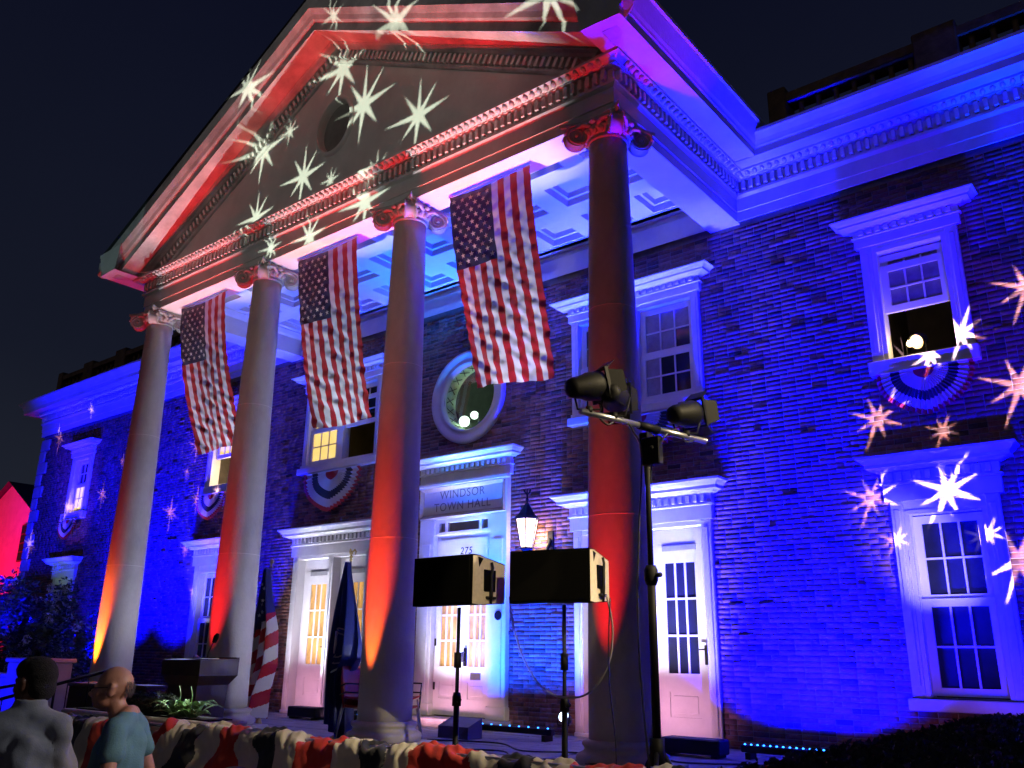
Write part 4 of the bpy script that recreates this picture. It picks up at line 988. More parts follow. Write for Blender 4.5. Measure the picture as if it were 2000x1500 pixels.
# ------------------------------------------------------------------ tripod light stand
ST = thing('light_stand', (6.35, -4.8, -.7), 'tall black tripod stand with a silver crossbar in front of the nearest column', 'light stand')
MB().tube([(0, 0, 1.15), (0, 0, 2.52)], .034, 14).build('lower_pole', BLACK, ST, world=False)
MB().tube([(0, 0, 2.4), (0, 0, 3.62)], .024, 12).build('upper_pole', BLACK, ST, world=False)
MB().tube([(0, 0, 2.38), (0, 0, 2.42), (0, 0, 2.50), (0, 0, 2.54)], [.04, .058, .058, .04], 12).tube([(.04, 0, 2.46), (.10, -.02, 2.46)], .02, 8).build('collar', BLACK, ST, world=False)
MB().tube([(0, 0, 1.02), (0, 0, 1.22)], .06, 12).build('hub', BLACK, ST, world=False)
for k in range(3):
    a = k*2.094+.9; MB().tube([(.04*math.cos(a), .04*math.sin(a), 1.12), (.72*math.cos(a), .72*math.sin(a), .02)], .020, 8).build('leg', BLACK, ST, world=False)
    MB().tube([(.03*math.cos(a), .03*math.sin(a), .45), (.42*math.cos(a), .42*math.sin(a), .50)], .012, 6).build('brace', BLACK, ST, world=False)
BAR = [(-.09, -.86, 3.68), (.35, .41, 3.62)]
b0, b1 = Vector(BAR[0]), Vector(BAR[1])
ALU = mat('aluminium', (.55, .56, .60), .35, .15, 8, metal=.9)
MB().tube([b0, b0.lerp(b1, .48)], .026, 12).build('crossbar', ALU, ST, world=False); MB().tube([b0.lerp(b1, .56), b1], .026, 12).build('crossbar', ALU, ST, world=False)
MB().tube([b0.lerp(b1, .44), b0.lerp(b1, .60)], .034, 12).box(-.045, .045, -.05, .05, 3.52, 3.66, bev=.01).build('crossbar_clamp', BLACK, ST, world=False)
MB().box(.0, .17, -.09, -.02, 3.36, 3.60, bev=.008).sphere((.10, -.095, 3.50), (.022, .01, .022), 8).build('dimmer_box', BLACK, ST, world=False)
def parcan(f, dz, aim, label):
    p = b0.lerp(b1, f) + Vector(ST.location) + Vector((0, 0, dz)); t = thing('par_can', tuple(p), label, 'stage light', 'black par lamps on the crossbar')
    d = Vector(aim).normalized(); q = d.to_track_quat('Z', 'Y'); Mx = q.to_matrix()
    def xf(m): m.v = [tuple(Mx @ Vector(v)) for v in m.v]; return m
    xf(MB().lathe([(.03, -.20), (.07, -.19), (.085, -.15), (.095, -.08), (.115, -.02), (.12, .06), (.12, .11), (.112, .11), (.11, 0), (.001, -.02)], n=22)).build('housing', BLACK, t, world=False)
    xf(MB().box(-.13, .13, .11, .13, .10, .13).box(-.13, .13, -.13, -.11, .10, .13).box(-.13, -.11, -.11, .11, .10, .13).box(.11, .13, -.11, .11, .10, .13)).build('gel_frame', BLACK, t, world=False)
    for k in range(4):
        a = k*math.pi/2; fl = MB(); dx, dy = math.cos(a), math.sin(a); e_ = Vector((dx, dy, 0)); f_ = Vector((-dy, dx, 0))
        o1 = e_*.12+Vector((0, 0, .13)); o2 = e_*(.16+.03*(k % 2))+Vector((0, 0, .25))
        fl.add([o1-f_*.11, o1+f_*.11, o2+f_*.085, o2-f_*.085, o1-f_*.11+e_*.004, o1+f_*.11+e_*.004, o2+f_*.085+e_*.004, o2-f_*.085+e_*.004], [(0,1,2,3),(7,6,5,4),(0,4,5,1),(1,5,6,2),(2,6,7,3),(3,7,4,0)])
        xf(fl).build('barn_door', BLACK, t, world=False)
    MB().tube([(-.10, -.09, .0), (-.07, -.06, -dz+.03), (.07, .06, -dz+.03), (.10, .09, .0)], .010, 6).tube([(0, 0, -dz+.05), (0, 0, -dz)], .03, 8).build('yoke', BLACK, t, world=False)
    return t
parcan(.06, .22, (.5, 1.2, .3), 'left par lamp at the end of the stand crossbar')
parcan(.25, .19, (-.5, 1.2, .15), 'middle par lamp just right of the leftmost on the crossbar')
parcan(.84, .20, (.2, 1.2, .25), 'right par lamp at the low right end of the crossbar')
W_ = Vector(ST.location)
cable('stand_cable', [b0.lerp(b1, .1)+W_+Vector((0, 0, .02)), b0.lerp(b1, .2)+W_+Vector((0, 0, -.06)), b0.lerp(b1, .3)+W_+Vector((0, 0, .03)), b0.lerp(b1, .4)+W_+Vector((0, 0, -.07)), (6.30, -4.80, 2.75), (6.27, -4.85, 2.0), (6.25, -4.86, 1.2), (6.31, -4.86, .3), (6.33, -4.8, -.2)], .009, 'black cable running from the crossbar down the light stand')
cable('stand_cable', [b0.lerp(b1, .95)+W_+Vector((0, 0, .02)), b0.lerp(b1, .85)+W_+Vector((0, -.03, -.05)), b0.lerp(b1, .75)+W_+Vector((0, 0, .04)), b0.lerp(b1, .65)+W_+Vector((0, -.02, -.06)), (6.45, -4.88, 2.72), (6.42, -4.87, 2.5)], .009, 'black cable coiled round the right half of the crossbar')
# ------------------------------------------------------------------ chairs stacked on the porch
RP = mat('red_plastic', (.30, .012, .012), .3, .1, 5)
def chair(loc, rz, label):
    t = thing('stacking_chair', loc, label, 'chair', 'red chairs on the porch', rz)
    m = MB(); nx, ny = 8, 12; vs = []
    for j in range(ny+1):
        v = j/ny
        for i in range(nx+1):
            u = (i/nx-.5)*2
            if v < .5: y, z = -.22+v*2*.42, .44-.02*math.sin(v*2*math.pi)+.03*u*u
            else: w = (v-.5)*2; y, z = .20+.10*w, .44+.40*w; y -= .05*u*u
            x = u*(.22-.03*max(0, v-.8)*5)
            vs.append((x, y, z))
    fs = [(j*(nx+1)+i, j*(nx+1)+i+1, (j+1)*(nx+1)+i+1, (j+1)*(nx+1)+i) for j in range(ny) for i in range(nx)]
    m.add(vs, fs, 0, True); n0 = len(vs); m.add([(x, y+.02, z-.02) for x, y, z in vs], [f[::-1] for f in fs], 0, True)
    edge = [i for i in range(nx+1)] + [(j+1)*(nx+1)+nx for j in range(ny)] + [ny*(nx+1)+nx-1-i for i in range(nx)] + [(ny-1-j)*(nx+1) for j in range(ny-1)]
    for a, b in zip(edge, edge[1:]+edge[:1]): m.f.append((a, b, b+n0, a+n0)); m.m.append(0); m.sm.append(False)
    m.build('seat_shell', RP, t, world=False)
    for s_ in (-1, 1):
        for y0, y1 in ((-.18, -.25), (.18, .27)): MB().tube([(s_*.2, y0, .42), (s_*.23, y1, .0)], .012, 6).build('leg', CHROME, t, world=False)
        MB().tube([(s_*.23, -.2, .42), (s_*.26, -.2, .62), (s_*.26, .10, .62), (s_*.22, .24, .58)], .011, 6).build('arm_rest', BLACK, t, world=False)
chair((1.15, -2.55, 0), R(100), 'red plastic chair nearest the left loudspeaker pole')
chair((1.20, -2.60, .12), R(98), 'red plastic chair stacked on top beside the left loudspeaker pole')
chair((.72, -2.75, 0), R(95), 'red plastic chair just right of the blue state flag')
chair((.72, -2.75, .11), R(92), 'upper red plastic chair of the stack right of the blue state flag')
# ------------------------------------------------------------------ planter, plants
LG, LD, LV = mat('leaf_dark', (.035, .05, .035), .6, .4, 8), mat('leaf_mid', (.05, .075, .045), .55, .4, 8), mat('leaf_bright', (.16, .30, .10), .5, .3, 12)
def leafcloud(m, n, c, rad_, size, mi=0, rs=random, bias=.6, aspect=1.6):
    for _ in range(n):
        d = Vector((rs.gauss(0, 1), rs.gauss(0, 1), rs.gauss(0, 1))).normalized()*(rs.random()**(1-bias))
        p = Vector(c)+Vector((d.x*rad_[0], d.y*rad_[1], d.z*rad_[2])); a = Vector((rs.gauss(0, 1), rs.gauss(0, 1), rs.gauss(0, .6))).normalized(); b = a.orthogonal().normalized(); b = (Matrix.Rotation(rs.uniform(0, 6), 3, a) @ b)
        s_ = size*rs.uniform(.6, 1.3); m.add([p-a*s_*aspect*.5, p+b*s_*.35, p+a*s_*aspect*.6, p-b*s_*.35], [(0,1,2,3)], mi)
pb = thing('planter', (-.6, -5.05, -.7), 'long stone planter box in front of the lectern', 'planter')
MB().box(-2.3, 1.0, -5.28, -4.84, -.7, .29, bev=.02).build('trough', STONE, pb); MB().box(-2.36, 1.06, -5.33, -4.79, .29, .37, bev=.02).build('coping', STONE, pb); MB().box(-2.2, .9, -5.2, -4.9, .36, .385).build('soil', mat('soil', (.02, .015, .01), .95), pb)
rs = random.Random(11)
for k, x in enumerate((-.92, -.62, -.32)):
    t = thing('dwarf_conifer', (x, -5.05, .38), ('leftmost small dark conifer in the planter by the man', 'middle small dark conifer in the planter', 'small dark conifer touching the bright leafy plant')[k], 'plant', 'dwarf conifers in the planter')
    m = MB(); leafcloud(m, 700, (x, -5.05, .50), (.19, .18, .13), .03, rs=rs, aspect=3); m.build('foliage', LG, t); MB().tube([(x, -5.05, .37), (x, -5.05, .52)], .015, 6).build('stem', POLE, t)
t = thing('hosta_plant', (.2, -5.08, .38), 'bright variegated leafy plant lit white green beside the lectern foot', 'plant')
for k in range(70):
    a = rs.uniform(0, 6.28); ln_ = rs.uniform(.14, .34); h_ = rs.uniform(.05, .20); w_ = rs.uniform(.03, .05); bx = rs.uniform(-.2, .2)
    d = Vector((math.cos(a), math.sin(a), 0)); p = Vector((.18+bx*1.3, -5.08, .38)); q = Vector((-d.y, d.x, 0)); m = MB(); vs = []
    for j in range(6):
        s_ = j/5; c_ = p+d*ln_*s_+Vector((0, 0, h_*math.sin(s_*2.2))); ww = w_*math.sin(math.pi*min(1, .12+s_*.9))
        vs += [c_-q*ww, c_+Vector((0, 0, -.012)), c_+q*ww]
    m.add(vs, [f for j in range(5) for f in ((3*j, 3*j+1, 3*j+4, 3*j+3), (3*j+1, 3*j+2, 3*j+5, 3*j+4))], 0, True)
    m.build('leaf', mat('hosta_leaf', (.22, .36, .16), .45, .55, 26), t)
m = MB(); 
for x in (.05, .3): m.tube([(x, -5.08, .38), (x+.02, -5.08, .62), (x-.03, -5.08, .72)], .006, 5)
m.build('flower_stem', LV, t)
# left bush with flower heads
t = thing('hydrangea_bush', (-11.2, -2.2, -.7), 'tall flowering bush lit blue at the left end of the building', 'bush')
m = MB(); fl = MB(); hd = MB()
for k in range(26):
    a = rs.uniform(0, 6.28); r = rs.uniform(.2, 1); top = Vector((-11.2+2.3*r*math.cos(a), -2.2+1.0*r*math.sin(a), rs.uniform(1.2, 2.75)-.35*r)); m.tube([(-11.2+.4*math.cos(a), -2.2+.2*math.sin(a), -.7), (-11.2+1.4*r*math.cos(a), -2.2+.6*r*math.sin(a), .6), top], [.03, .018, .006], 5)
    leafcloud(fl, 330, top-Vector((0, 0, .45)), (.42, .38, .75), .085, rs=rs, bias=.4)
    for _ in range(5):
        hc = top+Vector((rs.uniform(-.4, .4), rs.uniform(-.5, .1), rs.uniform(-1.3, .12))); leafcloud(hd, 46, hc, (.085, .085, .085), .045, rs=rs, bias=.85, aspect=1.1)
m.build('stems', POLE, t); fl.build('foliage', LD, t, kind='stuff'); hd.build('flower_heads', mat('petal', (.42, .42, .46), .6, .2, 9), t, kind='stuff')
t = thing('dark_shrub', (-8.6, -2.4, -.7), 'rounded unlit shrub between the flowering bush and the far column', 'bush')
m = MB(); leafcloud(m, 5000, (-8.7, -2.4, .25), (.95, .6, 1.0), .06, rs=rs, bias=.45); m.build('foliage', LG, t, kind='stuff'); MB().tube([(-8.7, -2.4, -.7), (-8.7, -2.4, .4)], .05, 6).build('stem', POLE, t)
# retaining walls, railings at the left
BLW = mat('painted_wall', (.50, .50, .50), .7, .15, 2, .3, 30)
t = thing('retaining_wall', (-8.6, -4.0, -.7), 'low pale retaining wall lit blue behind the two men', 'wall')
MB().box(-12, -6.75, -4.1, -3.8, -.7, .63, bev=.02).build('wall_run', BLW, t); MB().box(-12, -6.72, -4.13, -3.77, .63, .69, bev=.01).build('coping', BLW, t)
t = thing('wall_pier', (-6.1, -4.0, -.7), 'taller square pale wall pier glowing blue above the boy', 'wall')
MB().box(-6.74, -5.30, -4.3, -3.85, -.7, .90, bev=.02).build('pier', BLW, t); MB().box(-6.78, -5.26, -4.34, -3.81, .90, .97, bev=.015).build('cap', BLW, t)
spot('blue_led_lamp', (-7.6, -7.2, -.2), (-7.0, -4, .5), 900, BLU, 60, .8, .1)
def railing(name, p, q, label, nb=7):
    t = thing(name, p, label, 'railing'); P_, Q_ = Vector((0, 0, 0)), Vector(q)-Vector(p)
    MB().tube([P_+Vector((0, 0, .95)), Q_+Vector((0, 0, .95))], .022, 8).build('handrail', BLACK, t, world=False)
    MB().tube([P_+Vector((0, 0, .15)), Q_+Vector((0, 0, .15))], .012, 6).build('bottom_rail', BLACK, t, world=False)
    for k in range(nb+1):
        c_ = P_.lerp(Q_, k/nb); MB().tube([c_+Vector((0, 0, .0 if k in (0, nb) else .15)), c_+Vector((0, 0, .95))], .02 if k in (0, nb) else .008, 6).build('post' if k in (0, nb) else 'baluster', BLACK, t, world=False)
railing('stair_railing', (-5.9, -6.3, -.7), (-4.2, -4.6, -.25), 'black stair railing rising behind the boy at the left', 9)
railing('stair_railing', (-3.6, -6.4, -.7), (-2.4, -4.7, -.10), 'black stair railing between the two men', 8)
t = thing('storage_crate', (-3.4, -4.4, 0), 'dark brown crate standing on the porch behind the bald man', 'crate')
MB().box(-3.75, -2.95, -4.6, -4.2, .0, .60, bev=.02).build('case', mat('trunk_brown', (.035, .018, .014), .6), t); MB().box(-3.77, -2.93, -4.62, -4.18, .60, .65, bev=.01).build('lid', mat('trunk_lid', (.08, .06, .06), .5), t)
t = thing('storage_crate', (-1.9, -4.4, 0), 'smaller dark red crate left of the lectern', 'crate')
MB().box(-2.18, -1.66, -4.55, -4.25, .0, .63, bev=.02).build('case', mat('trunk_red', (.06, .012, .012), .6), t); MB().box(-2.19, -1.65, -4.56, -4.24, .63, .66, bev=.005).build('lid', MATS['trunk_lid'], t)
# red lit house
HM = mat('clapboard', (.55, .54, .52), .7, .12, 3, .2, 20)
t = thing('neighbour_house', (-25, 4, -.7), 'gabled house at the far left glowing red', 'building')
m = MB(); m.add([(-27.8,2,-.7),(-20.8,2,-.7),(-20.8,2,5.1),(-24.3,2,6.95),(-27.8,2,5.3),(-27.8,12,-.7),(-20.8,12,-.7),(-20.8,12,5.1),(-24.3,12,6.95),(-27.8,12,5.3)], [(0,1,2,3,4),(1,6,7,2),(0,4,9,5)]); m.build('wall', HM, t)
MB().add([(-20.6,1.8,5.0),(-24.3,1.8,7.02),(-24.3,12,7.02),(-20.6,12,5.0),(-28.1,1.8,5.18),(-28.1,12,5.18)], [(0,3,2,1),(1,2,5,4)]).build('roof', SLATE, t)
MB().box(-25.9, -23.6, 7, 8, 5.5, 9.0).build('chimney', BRICK, t)
wf = MB().box(-22.75, -21.95, 1.93, 1.99, 4.0, 5.3).build('window', mat('dark_red_frame', (.10, .03, .03), .6), t)
for i in range(2):
    for j in range(4): MB().box(-22.70+i*.38, -22.37+i*.38, 1.915, 1.93, 4.05+j*.31, 4.31+j*.31).build('pane', DARKGLASS, wf)
# ------------------------------------------------------------------ crowd barrier with bunting thrown over it
bar = thing('crowd_barrier', (3.5, -5.55, -.7), 'low steel crowd barrier hidden under the long bunting at the front', 'barrier')
MB().tube([(.3, -5.55, .33), (6.9, -5.62, .36)], .02, 8).tube([(.3, -5.55, -.55), (6.9, -5.62, -.52)], .02, 8).build('rail', CHROME, bar)
x = .3
while x < 6.9: MB().tube([(x, -5.56, -.69), (x, -5.56, .34)], .012, 6).build('post', CHROME, bar); x += .55
def noise1(x, s):
    return math.sin(x*1.7+s)*.5+math.sin(x*4.1+s*2.3)*.3+math.sin(x*9.7+s*1.1)*.2
def longbunting(x0, x1, y, z, nx, ny, label, drop=1.15, name='long_bunting', seed=1.0, endfall=True):
    t = thing(name, ((x0+x1)/2, y, z), label, 'bunting'); m = MB(); Wd = x1-x0; centers = []
    cx_ = x0+.35
    k = 0
    while cx_ < x1+.6: centers.append((cx_, .10*math.sin(k*2.1))); cx_ += 2.7+.3*math.sin(k*1.7); k += 1
    S_ = [(-.42+(drop+.42)*j/ny) for j in range(ny+1)]           # distance over the rail: back side negative
    for j, s_ in enumerate(S_):
        for i in range(nx+1):
            X = x0+Wd*i/nx; lump = .035*noise1(X*1.6, seed)+.03*noise1(X*3.6, seed+2)+.008*math.sin(X*23+seed)
            e_ = max(0, (.55-(X-x0))/.55) if endfall else 0; fall = .38*e_**1.5
            top = z+lump*.8-fall
            w = abs(s_)
            if w < .14: yy = y - s_*1.0; zz = top + math.sqrt(max(0, .14**2-s_**2))*.55
            else:
                yy = y - (.14 + (w-.14)*.16)*(1 if s_ > 0 else -1); zz = top-(w-.14)*.97
            fold = .012*math.sin(X*13+2.2*math.sin(s_*4+X)+seed)*min(1, w*2.2) + .05*math.sin(X*3.9-s_*4+seed*3+math.sin(X*1.7))*min(1, w*2.0) + .022*math.sin(X*8.3+s_*11)*min(1, w*3)
            cr = .010*math.sin(X*29+math.sin(s_*23)*2+2*math.sin(X*3))+.009*math.sin(s_*37+X*13)+.005*math.sin(X*57-s_*31)
            if w < .34: zz += cr*1.5*(1-w/.34)
            m.v.append((X+.02*math.sin(s_*14+X*6), yy-fold*(1 if s_ > 0 else .4)-cr*.5*max(.15, 1-w*2), zz))
    for j in range(ny):
        s_ = (S_[j]+S_[j+1])/2
        for i in range(nx):
            X = x0+Wd*(i+.5)/nx
            c_ = min(centers, key=lambda c: abs(c[0]-X)); d = math.hypot(X-c_[0], (s_-.03-c_[1])*.80) + .025*math.sin(X*17+s_*5)+.02*math.sin(s_*21+X*3)
            mi = 0 if d < .26 else 1 if d < .56 else 2 if d < .88 else 1 if d < 1.2 else 0
            m.f.append((j*(nx+1)+i, (j+1)*(nx+1)+i, (j+1)*(nx+1)+i+1, j*(nx+1)+i+1)); m.sm.append(True); m.m.append(mi)
    m.build('cloth', [BR, BW, BB], t); return t
longbunting(.30, 7.05, -5.55, .31, 640, 90, 'long red white and navy bunting crumpled over the front crowd barrier', seed=1.3)
longbunting(-2.3, -.1, -5.5, .24, 200, 50, 'shorter bunting hanging on the planter behind the bald man, tinted blue', drop=.9, seed=4.2, endfall=False)
# ------------------------------------------------------------------ people
SK1, SK2 = mat('skin_dark', (.13, .055, .03), .5, .1, 12, .15, 90), mat('skin_fair', (.46, .25, .18), .45, .10, 14, .15, 90)
HAIR = mat('short_hair', (.022, .016, .010), .9, .4, 60, 1, 220)
FLEECE = mat('grey_fleece', (.21, .22, .245), .95, .08, 30, .2, 150, sheen=.2)
TEE = mat('blue_tshirt', (.10, .24, .30), .85, .06, 20, .3, 120)
DENIM = mat('dark_trousers', (.02, .022, .035), .9); SHOE = mat('shoe', (.02, .02, .02), .6)
def capsule(m, a, b, ra, rb, n=14):
    a, b = Vector(a), Vector(b); d = b-a; L_ = d.length; q = d.to_track_quat('Z', 'Y') if L_ > 1e-6 else Matrix.Identity(3).to_quaternion(); pr = []
    for k in range(5): t = math.pi/2*(1-k/4); pr.append((max(1e-4, ra*math.cos(t)), -ra*math.sin(t)))
    for k in range(5): t = math.pi/2*k/4; pr.append((max(1e-4, rb*math.cos(t)), L_+rb*math.sin(t)))
    s = MB().lathe(pr, n=n); m.add([a + q @ Vector(v) for v in s.v], s.f, 0, True)
def organic(m, name, mt, parent, voxel=.012, smooth=6, disp=None):
    me = m.mesh(name, mt); o = bpy.data.objects.new(name, me); COL.objects.link(o)
    r = o.modifiers.new('r', 'REMESH'); r.mode = 'VOXEL'; r.voxel_size = voxel; r.use_smooth_shade = True
    s = o.modifiers.new('s', 'SMOOTH'); s.factor = .5; s.iterations = smooth
    bpy.context.view_layer.update(); dg = bpy.context.evaluated_depsgraph_get()
    nm = bpy.data.meshes.new_from_object(o.evaluated_get(dg)); bpy.data.objects.remove(o); nm.materials.clear(); nm.materials.append(mt)
    if disp:
        co = np.empty(len(nm.vertices)*3); nm.vertices.foreach_get('co', co); no = np.empty_like(co)
        nm.vertex_normals.foreach_get('vector', no); co = co.reshape(-1, 3); no = no.reshape(-1, 3)
        co += no*disp(co, no)[:, None]; nm.vertices.foreach_set('co', co.reshape(-1)); nm.update()
    nm.polygons.foreach_set('use_smooth', [True]*len(nm.polygons)); nm.name = name
    o = bpy.data.objects.new(name, nm); COL.objects.link(o); o.parent = parent; return o
def head(m, c, hr, face=True, neck=True, tilt=0):
    """head centre c, facing local +Y rotated by hr about z"""
    Rz = (Matrix.Rotation(hr, 3, 'Z') @ Matrix.Rotation(tilt, 3, 'X'))*1.08; C_ = Vector(c)
    def E(p, r, n=16):
        s = MB().sphere((0, 0, 0), r, n); m.add([C_ + Rz @ (Vector(v)+Vector(p)) for v in s.v], s.f, 0, True)
    E((0, -.012, .022), (.077, .098, .098)); E((0, .030, -.035), (.060, .072, .082)); E((0, .062, -.078), (.036, .036, .030)); E((0, .02, -.075), (.056, .06, .035))
    E((0, .083, .012), (.050, .016, .018))      # brow
    m2 = MB(); capsule(m2, (0, .086, .010), (0, .112, -.028), .010, .016); m.add([C_ + Rz @ Vector(v) for v in m2.v], m2.f, 0, True)
    E((0, .090, -.055), (.024, .016, .008)); E((0, .088, -.066), (.021, .015, .008))
    for s_ in (-1, 1):
        E((s_*.082, -.010, -.012), (.013, .022, .035)); E((s_*.088, -.018, .010), (.012, .017, .020)); E((s_*.045, .060, -.030), (.022, .022, .022))
    return Rz
def figure(loc, rz, H, label, skin, headrot, hairfn, top, topname, shortsleeve, lean=0, sw=1.0, hdz=0, belly=0, arms=((.24, .02, .0), (.24, .02, .0)), topdisp=None, collar=False, glasses=False):
    t = thing('person', loc, label, 'person', rz=rz); k = H/1.78
    V = lambda x, y, z: Vector((x*k, y*k, z*k))
    hc = V(0, .045+lean, 1.645+hdz)
    b = MB(); head(b, hc, headrot)
    capsule(b, V(0, -.01+lean*.5, 1.44), hc+Vector((0, -.02, -.06)), .062*k, .056*k)
    for s_ in (-1, 1): capsule(b, V(s_*.02, -.03, 1.50), V(s_*.14*sw, -.025, 1.43), .052*k, .050*k)
    capsule(b, V(-.15*sw, -.02, 1.42), V(.15*sw, -.02, 1.42), .062*k, .062*k); capsule(b, V(0, 0, 1.30), V(0, 0, 1.05), .125*k, .12*k); capsule(b, V(-.07, 0, 1.28), V(-.06, 0, 1.0), .10*k, .10*k); capsule(b, V(.07, 0, 1.28), V(.06, 0, 1.0), .10*k, .10*k)
    ha = []
    for s_, (ex, ey, ez) in zip((-1, 1), arms):
        sh, el, wr = V(s_*.18*sw, -.02, 1.41), V(s_*ex*sw, ey-.03, 1.12+ez), V(s_*(ex*sw+.01), ey+.12, .88+ez*1.6)
        capsule(b, sh, el, .052*k, .042*k); capsule(b, el, wr, .041*k, .027*k); d = (wr-el).normalized()
        capsule(b, wr, wr+d*.06, .030*k, .034*k); ha.append((sh, el, wr))
        for f in range(4):
            o_ = Vector((0, .030-.02*f, 0)); p0 = wr+d*.07+o_; p1 = p0+d*(.045-.006*abs(f-1)); capsule(b, p0, p1, .011, .010, 8); capsule(b, p1, p1+(d+Vector((-s_*.5, 0, 0))).normalized()*.032, .010, .008, 8)
        capsule(b, wr+d*.02+Vector((-s_*.012, .03, 0)), wr+d*.07+Vector((-s_*.02, .055, 0)), .012, .009, 8)
    for s_ in (-1, 1):
        capsule(b, V(s_*.085, 0, .95), V(s_*.095, .01, .50), .085*k, .055*k); capsule(b, V(s_*.095, .01, .50), V(s_*.10, -.02, .09), .052*k, .035*k); capsule(b, V(s_*.10, -.03, .05), V(s_*.11, .14, .035), .04*k, .032*k)
    organic(b, 'body', skin, t, .0095, 5)
    c_ = MB(); w = .018
    for s_ in (-1, 1): capsule(c_, V(s_*.03, -.03, 1.475), V(s_*.14*sw, -.025, 1.43), .062*k, .066*k)
    capsule(c_, V(-.15*sw, -.015, 1.415), V(.15*sw, -.015, 1.415), .082*k, .082*k)
    for s_ in (-1, 1): capsule(c_, V(s_*.08*sw, 0, 1.30), V(s_*.085*sw, .02*belly, .98), (.116)*k, (.112+.015*belly)*k)
    capsule(c_, V(0, -.004, 1.31), V(0, .005+.04*belly, 1.0), .15*k, (.13+.04*belly)*k); capsule(c_, V(-.08, 0, 1.0), V(-.08, 0, .88), .118*k, .125*k); capsule(c_, V(.08, 0, 1.0), V(.08, 0, .88), .118*k, .125*k)
    for sh, el, wr in ha:
        if shortsleeve: capsule(c_, sh, sh.lerp(el, .42), .074*k, .072*k)
        else: capsule(c_, sh, el, .078*k, .066*k); capsule(c_, el, wr, .064*k, .048*k)
    if collar: c_.lathe([(.088*k, -.01), (.080*k, .045), (.072*k, .055), (.064*k, .045)], V(0, .0+lean*.4, 1.505), 24)
    else: capsule(c_, V(0, -.01, 1.42), V(0, .0, 1.45), .082*k, .070*k)
    organic(c_, topname, top, t, .011, 7, topdisp)
    p = MB()
    for s_ in (-1, 1): capsule(p, V(s_*.085, 0, .93), V(s_*.095, .01, .50), .105*k, .078*k); capsule(p, V(s_*.095, .01, .50), V(s_*.10, -.02, .10), .076*k, .068*k)
    capsule(p, V(-.07, 0, .95), V(.07, 0, .95), .12*k, .12*k); organic(p, 'trousers', DENIM, t, .016, 4)
    for s_ in (-1, 1):
        q = MB(); capsule(q, V(s_*.10, -.05, .045), V(s_*.11, .17, .035), .05*k, .042*k); organic(q, 'shoe', SHOE, t, .012, 3)
    Rz = Matrix.Rotation(headrot, 3, 'Z')*1.08
    def HE(m, p, r, n=16):
        s = MB().sphere((0, 0, 0), r, n); m.add([hc + Rz @ (Vector(v)+Vector(p)) for v in s.v], s.f, 0, True)
    hairfn(t, hc, Rz, HE)
    ey_ = MB()
    for s_ in (-1, 1): HE(ey_, (s_*.030, .074, .0), (.012, .010, .009), 10)
    ey_.build('eyes', mat('eye_white', (.6, .58, .55), .2), t, world=False)
    if glasses:
        g_ = MB()
        for s_ in (-1, 1):
            g_.tube([hc + Rz @ Vector((s_*.034+.024*math.cos(a), .100, .0+.018*math.sin(a))) for a in np.linspace(0, 2*math.pi, 16)], .0022, 5)
            g_.tube([hc + Rz @ Vector((s_*.058, .098, .004)), hc + Rz @ Vector((s_*.082, .0, .010)), hc + Rz @ Vector((s_*.080, -.02, -.005))], .0024, 5)
        g_.tube([hc + Rz @ Vector((-.012, .104, .002)), hc + Rz @ Vector((.012, .104, .002))], .0022, 5); g_.build('glasses', BLACK, t, world=False)
    return t
def cropped(t, hc, Rz, HE):
    m = MB(); HE(m, (0, -.022, .036), (.081, .098, .094)); HE(m, (0, -.055, -.020), (.070, .062, .070)); HE(m, (0, .02, .062), (.078, .082, .066))
    o = organic(m, 'hair', HAIR, t, .009, 3, lambda co, no: .0022*np.sin(co[:, 0]*420)*np.sin(co[:, 1]*430)*np.sin(co[:, 2]*410))
def fringe(t, hc, Rz, HE):
    m = MB()
    for k in range(240):
        a = rs.uniform(-2.35, -.79)+0; el = rs.uniform(-.55, .25); d = Vector((math.cos(a)*math.cos(el), math.sin(a)*math.cos(el), math.sin(el)))
        p = hc + Rz @ (Vector((d.x*.078, -.014+d.y*.098, .018+d.z*.096))); m.tube([p, p + Rz @ Vector((d.x*.006, d.y*.006, -.018))], [.0016, .0006], 3)
    m.build('hair_fringe', mat('grey_hair', (.20, .19, .18), .7), t, world=False)
def folds(co, no):
    x, y, z = co[:, 0], co[:, 1], co[:, 2]; low = np.clip((1.49-z)/.10, 0, 1)*np.clip((z-.8)/.1, 0, 1)
    f = np.sin(x*34+1.8*np.sin(z*7+x*9)+2.1*z)*.5+np.sin(x*21-z*9+1.3*np.sin(y*20))*.6
    f = np.sign(f)*np.abs(f)**.8
    return .026*np.tanh(1.6*f)*low + .005*np.sin(z*46+x*30)*low
def teefolds(co, no):
    x, y, z = co[:, 0], co[:, 1], co[:, 2]; return .006*np.sin(z*30+x*17+2*np.sin(y*15))*np.clip((1.44-z)/.2, 0, 1)
def face_angle(dx, dy): return math.atan2(dy, dx)-math.pi/2
figure((4.93, -8.93, -.7), face_angle(-.86, .42), 1.80, 'boy with short dark hair seen from behind in a grey fleece jacket, looking left', SK1, R(44), cropped, FLEECE, 'fleece_jacket', False, topdisp=folds, collar=True, sw=.84, hdz=-.012)
figure((4.70, -8.27, -.7), face_angle(-.74, -.67), 1.735, 'bald man in glasses and a blue t-shirt standing in profile, facing left', SK2, R(6), fringe, TEE, 'tshirt', True, belly=1.2, lean=.05, topdisp=teefolds, glasses=True, arms=((.26, .0, 0), (.27, -.08, .0)))
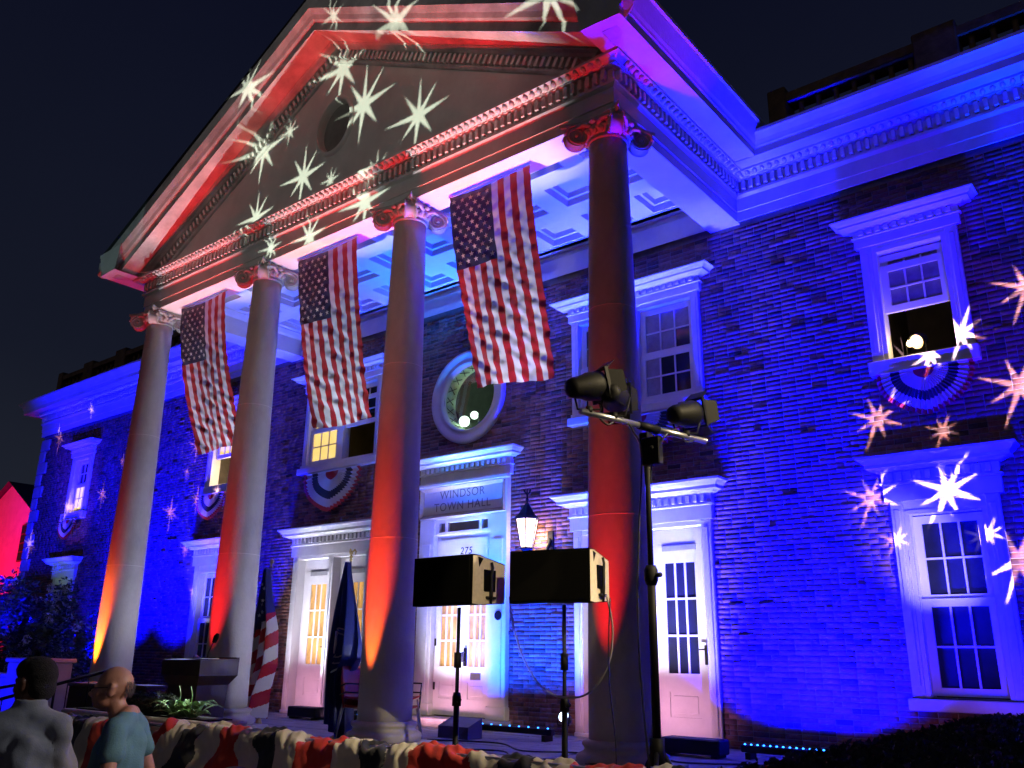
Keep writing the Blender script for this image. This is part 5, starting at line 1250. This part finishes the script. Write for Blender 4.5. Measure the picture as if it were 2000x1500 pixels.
# small person in a pale cap at the bottom edge
CAP = mat('pale_cap', (.42, .40, .36), .8, .12, 10, .3, 90)
def capped(t, hc, Rz, HE):
    m = MB(); HE(m, (0, -.008, .045), (.088, .104, .078)); organic(m, 'cap', CAP, t, .008, 3)
    b = MB(); vs = []
    for r_ in (0, 1):
        for k in range(13):
            a = math.pi*k/12; vs.append(hc + Rz @ Vector((math.cos(a)*.072, .07+r_*.012+math.sin(a)*(.03+.05*1)*(1), .035-.012*math.sin(a)+.006*r_)))
    b.add(vs, [tuple(range(13)), tuple(range(13, 26))[::-1]]+[(i, i+1, 14+i, 13+i) for i in range(12)]); b.build('brim', CAP, t, world=False)
    lg = MB(); pts = [(-.016, .012), (.014, .016), (-.012, .0), (.014, -.006), (-.014, -.014)]
    lg.tube([hc + Rz @ Vector((.092, -.02+x, .06+z)) for x, z in pts], .003, 5); lg.build('cap_badge', mat('badge', (.7, .6, .3), .5), t, world=False)
figure((7.19, -9.20, -.7), face_angle(-.8, .6), 1.42, 'short person in a pale cap barely showing at the bottom edge before the bunting', SK2, 0, capped, mat('navy_shirt', (.02, .02, .04), .9), 'shirt', True)
# ------------------------------------------------------------------ hedge on a low wall at the right
t = thing('planter_wall', (9.2, -6.2, -.7), 'low stone wall under the dark hedge at the lower right', 'wall')
for k in range(10):
    for j in range(4): MB().box(8.50, 9.7, -9.0+k*.5+.006+(j % 2)*.0, -9.0+(k+1)*.5-.006, -.7+j*.33+.005, -.7+(j+1)*.33-.005, bev=.012).build('stone_block', STONE, t)
t = thing('clipped_hedge', (9.2, -6.2, .6), 'dark clipped hedge with small blue-lit flowers running towards the building at lower right', 'hedge')
m = MB(); MB().box(8.62, 9.75, -9.0, -4.1, .6, .74).build('twigs', mat('hedge_core', (.008, .010, .008), .95), t)
rs2 = random.Random(2)
for _ in range(26000):
    fx = rs2.random(); 
    if fx < .55: p = Vector((8.60+rs2.gauss(0, .012), rs2.uniform(-9.0, -4.1), rs2.uniform(.58, .76)))
    else: p = Vector((rs2.uniform(8.58, 9.8), rs2.uniform(-9.0, -4.1), .765+rs2.gauss(0, .010)))
    a = Vector((rs2.gauss(0, 1), rs2.gauss(0, 1), rs2.gauss(0, 1))).normalized(); b = a.orthogonal().normalized(); s_ = .016*rs2.uniform(.6, 1.5); m.add([p-a*s_, p+b*s_*.5, p+a*s_, p-b*s_*.5], [(0,1,2,3)])
m.build('foliage', mat('hedge_leaf', (.022, .030, .024), .7, .4, 14), t, kind='stuff')
for k, (yy, zz) in enumerate(((-7.95, .70), (-7.80, .72), (-7.66, .73), (-7.53, .75), (-8.35, .64))):
    f_ = MB(); leafcloud(f_, 30, (8.575, yy, zz), (.02, .03, .03), .025, rs=rs2, bias=.8, aspect=1.1); f_.build('flower', mat('blue_lit_petal', (.06, .05, .45), .6), t)  # the blue light on the flowers is put into the petal colour
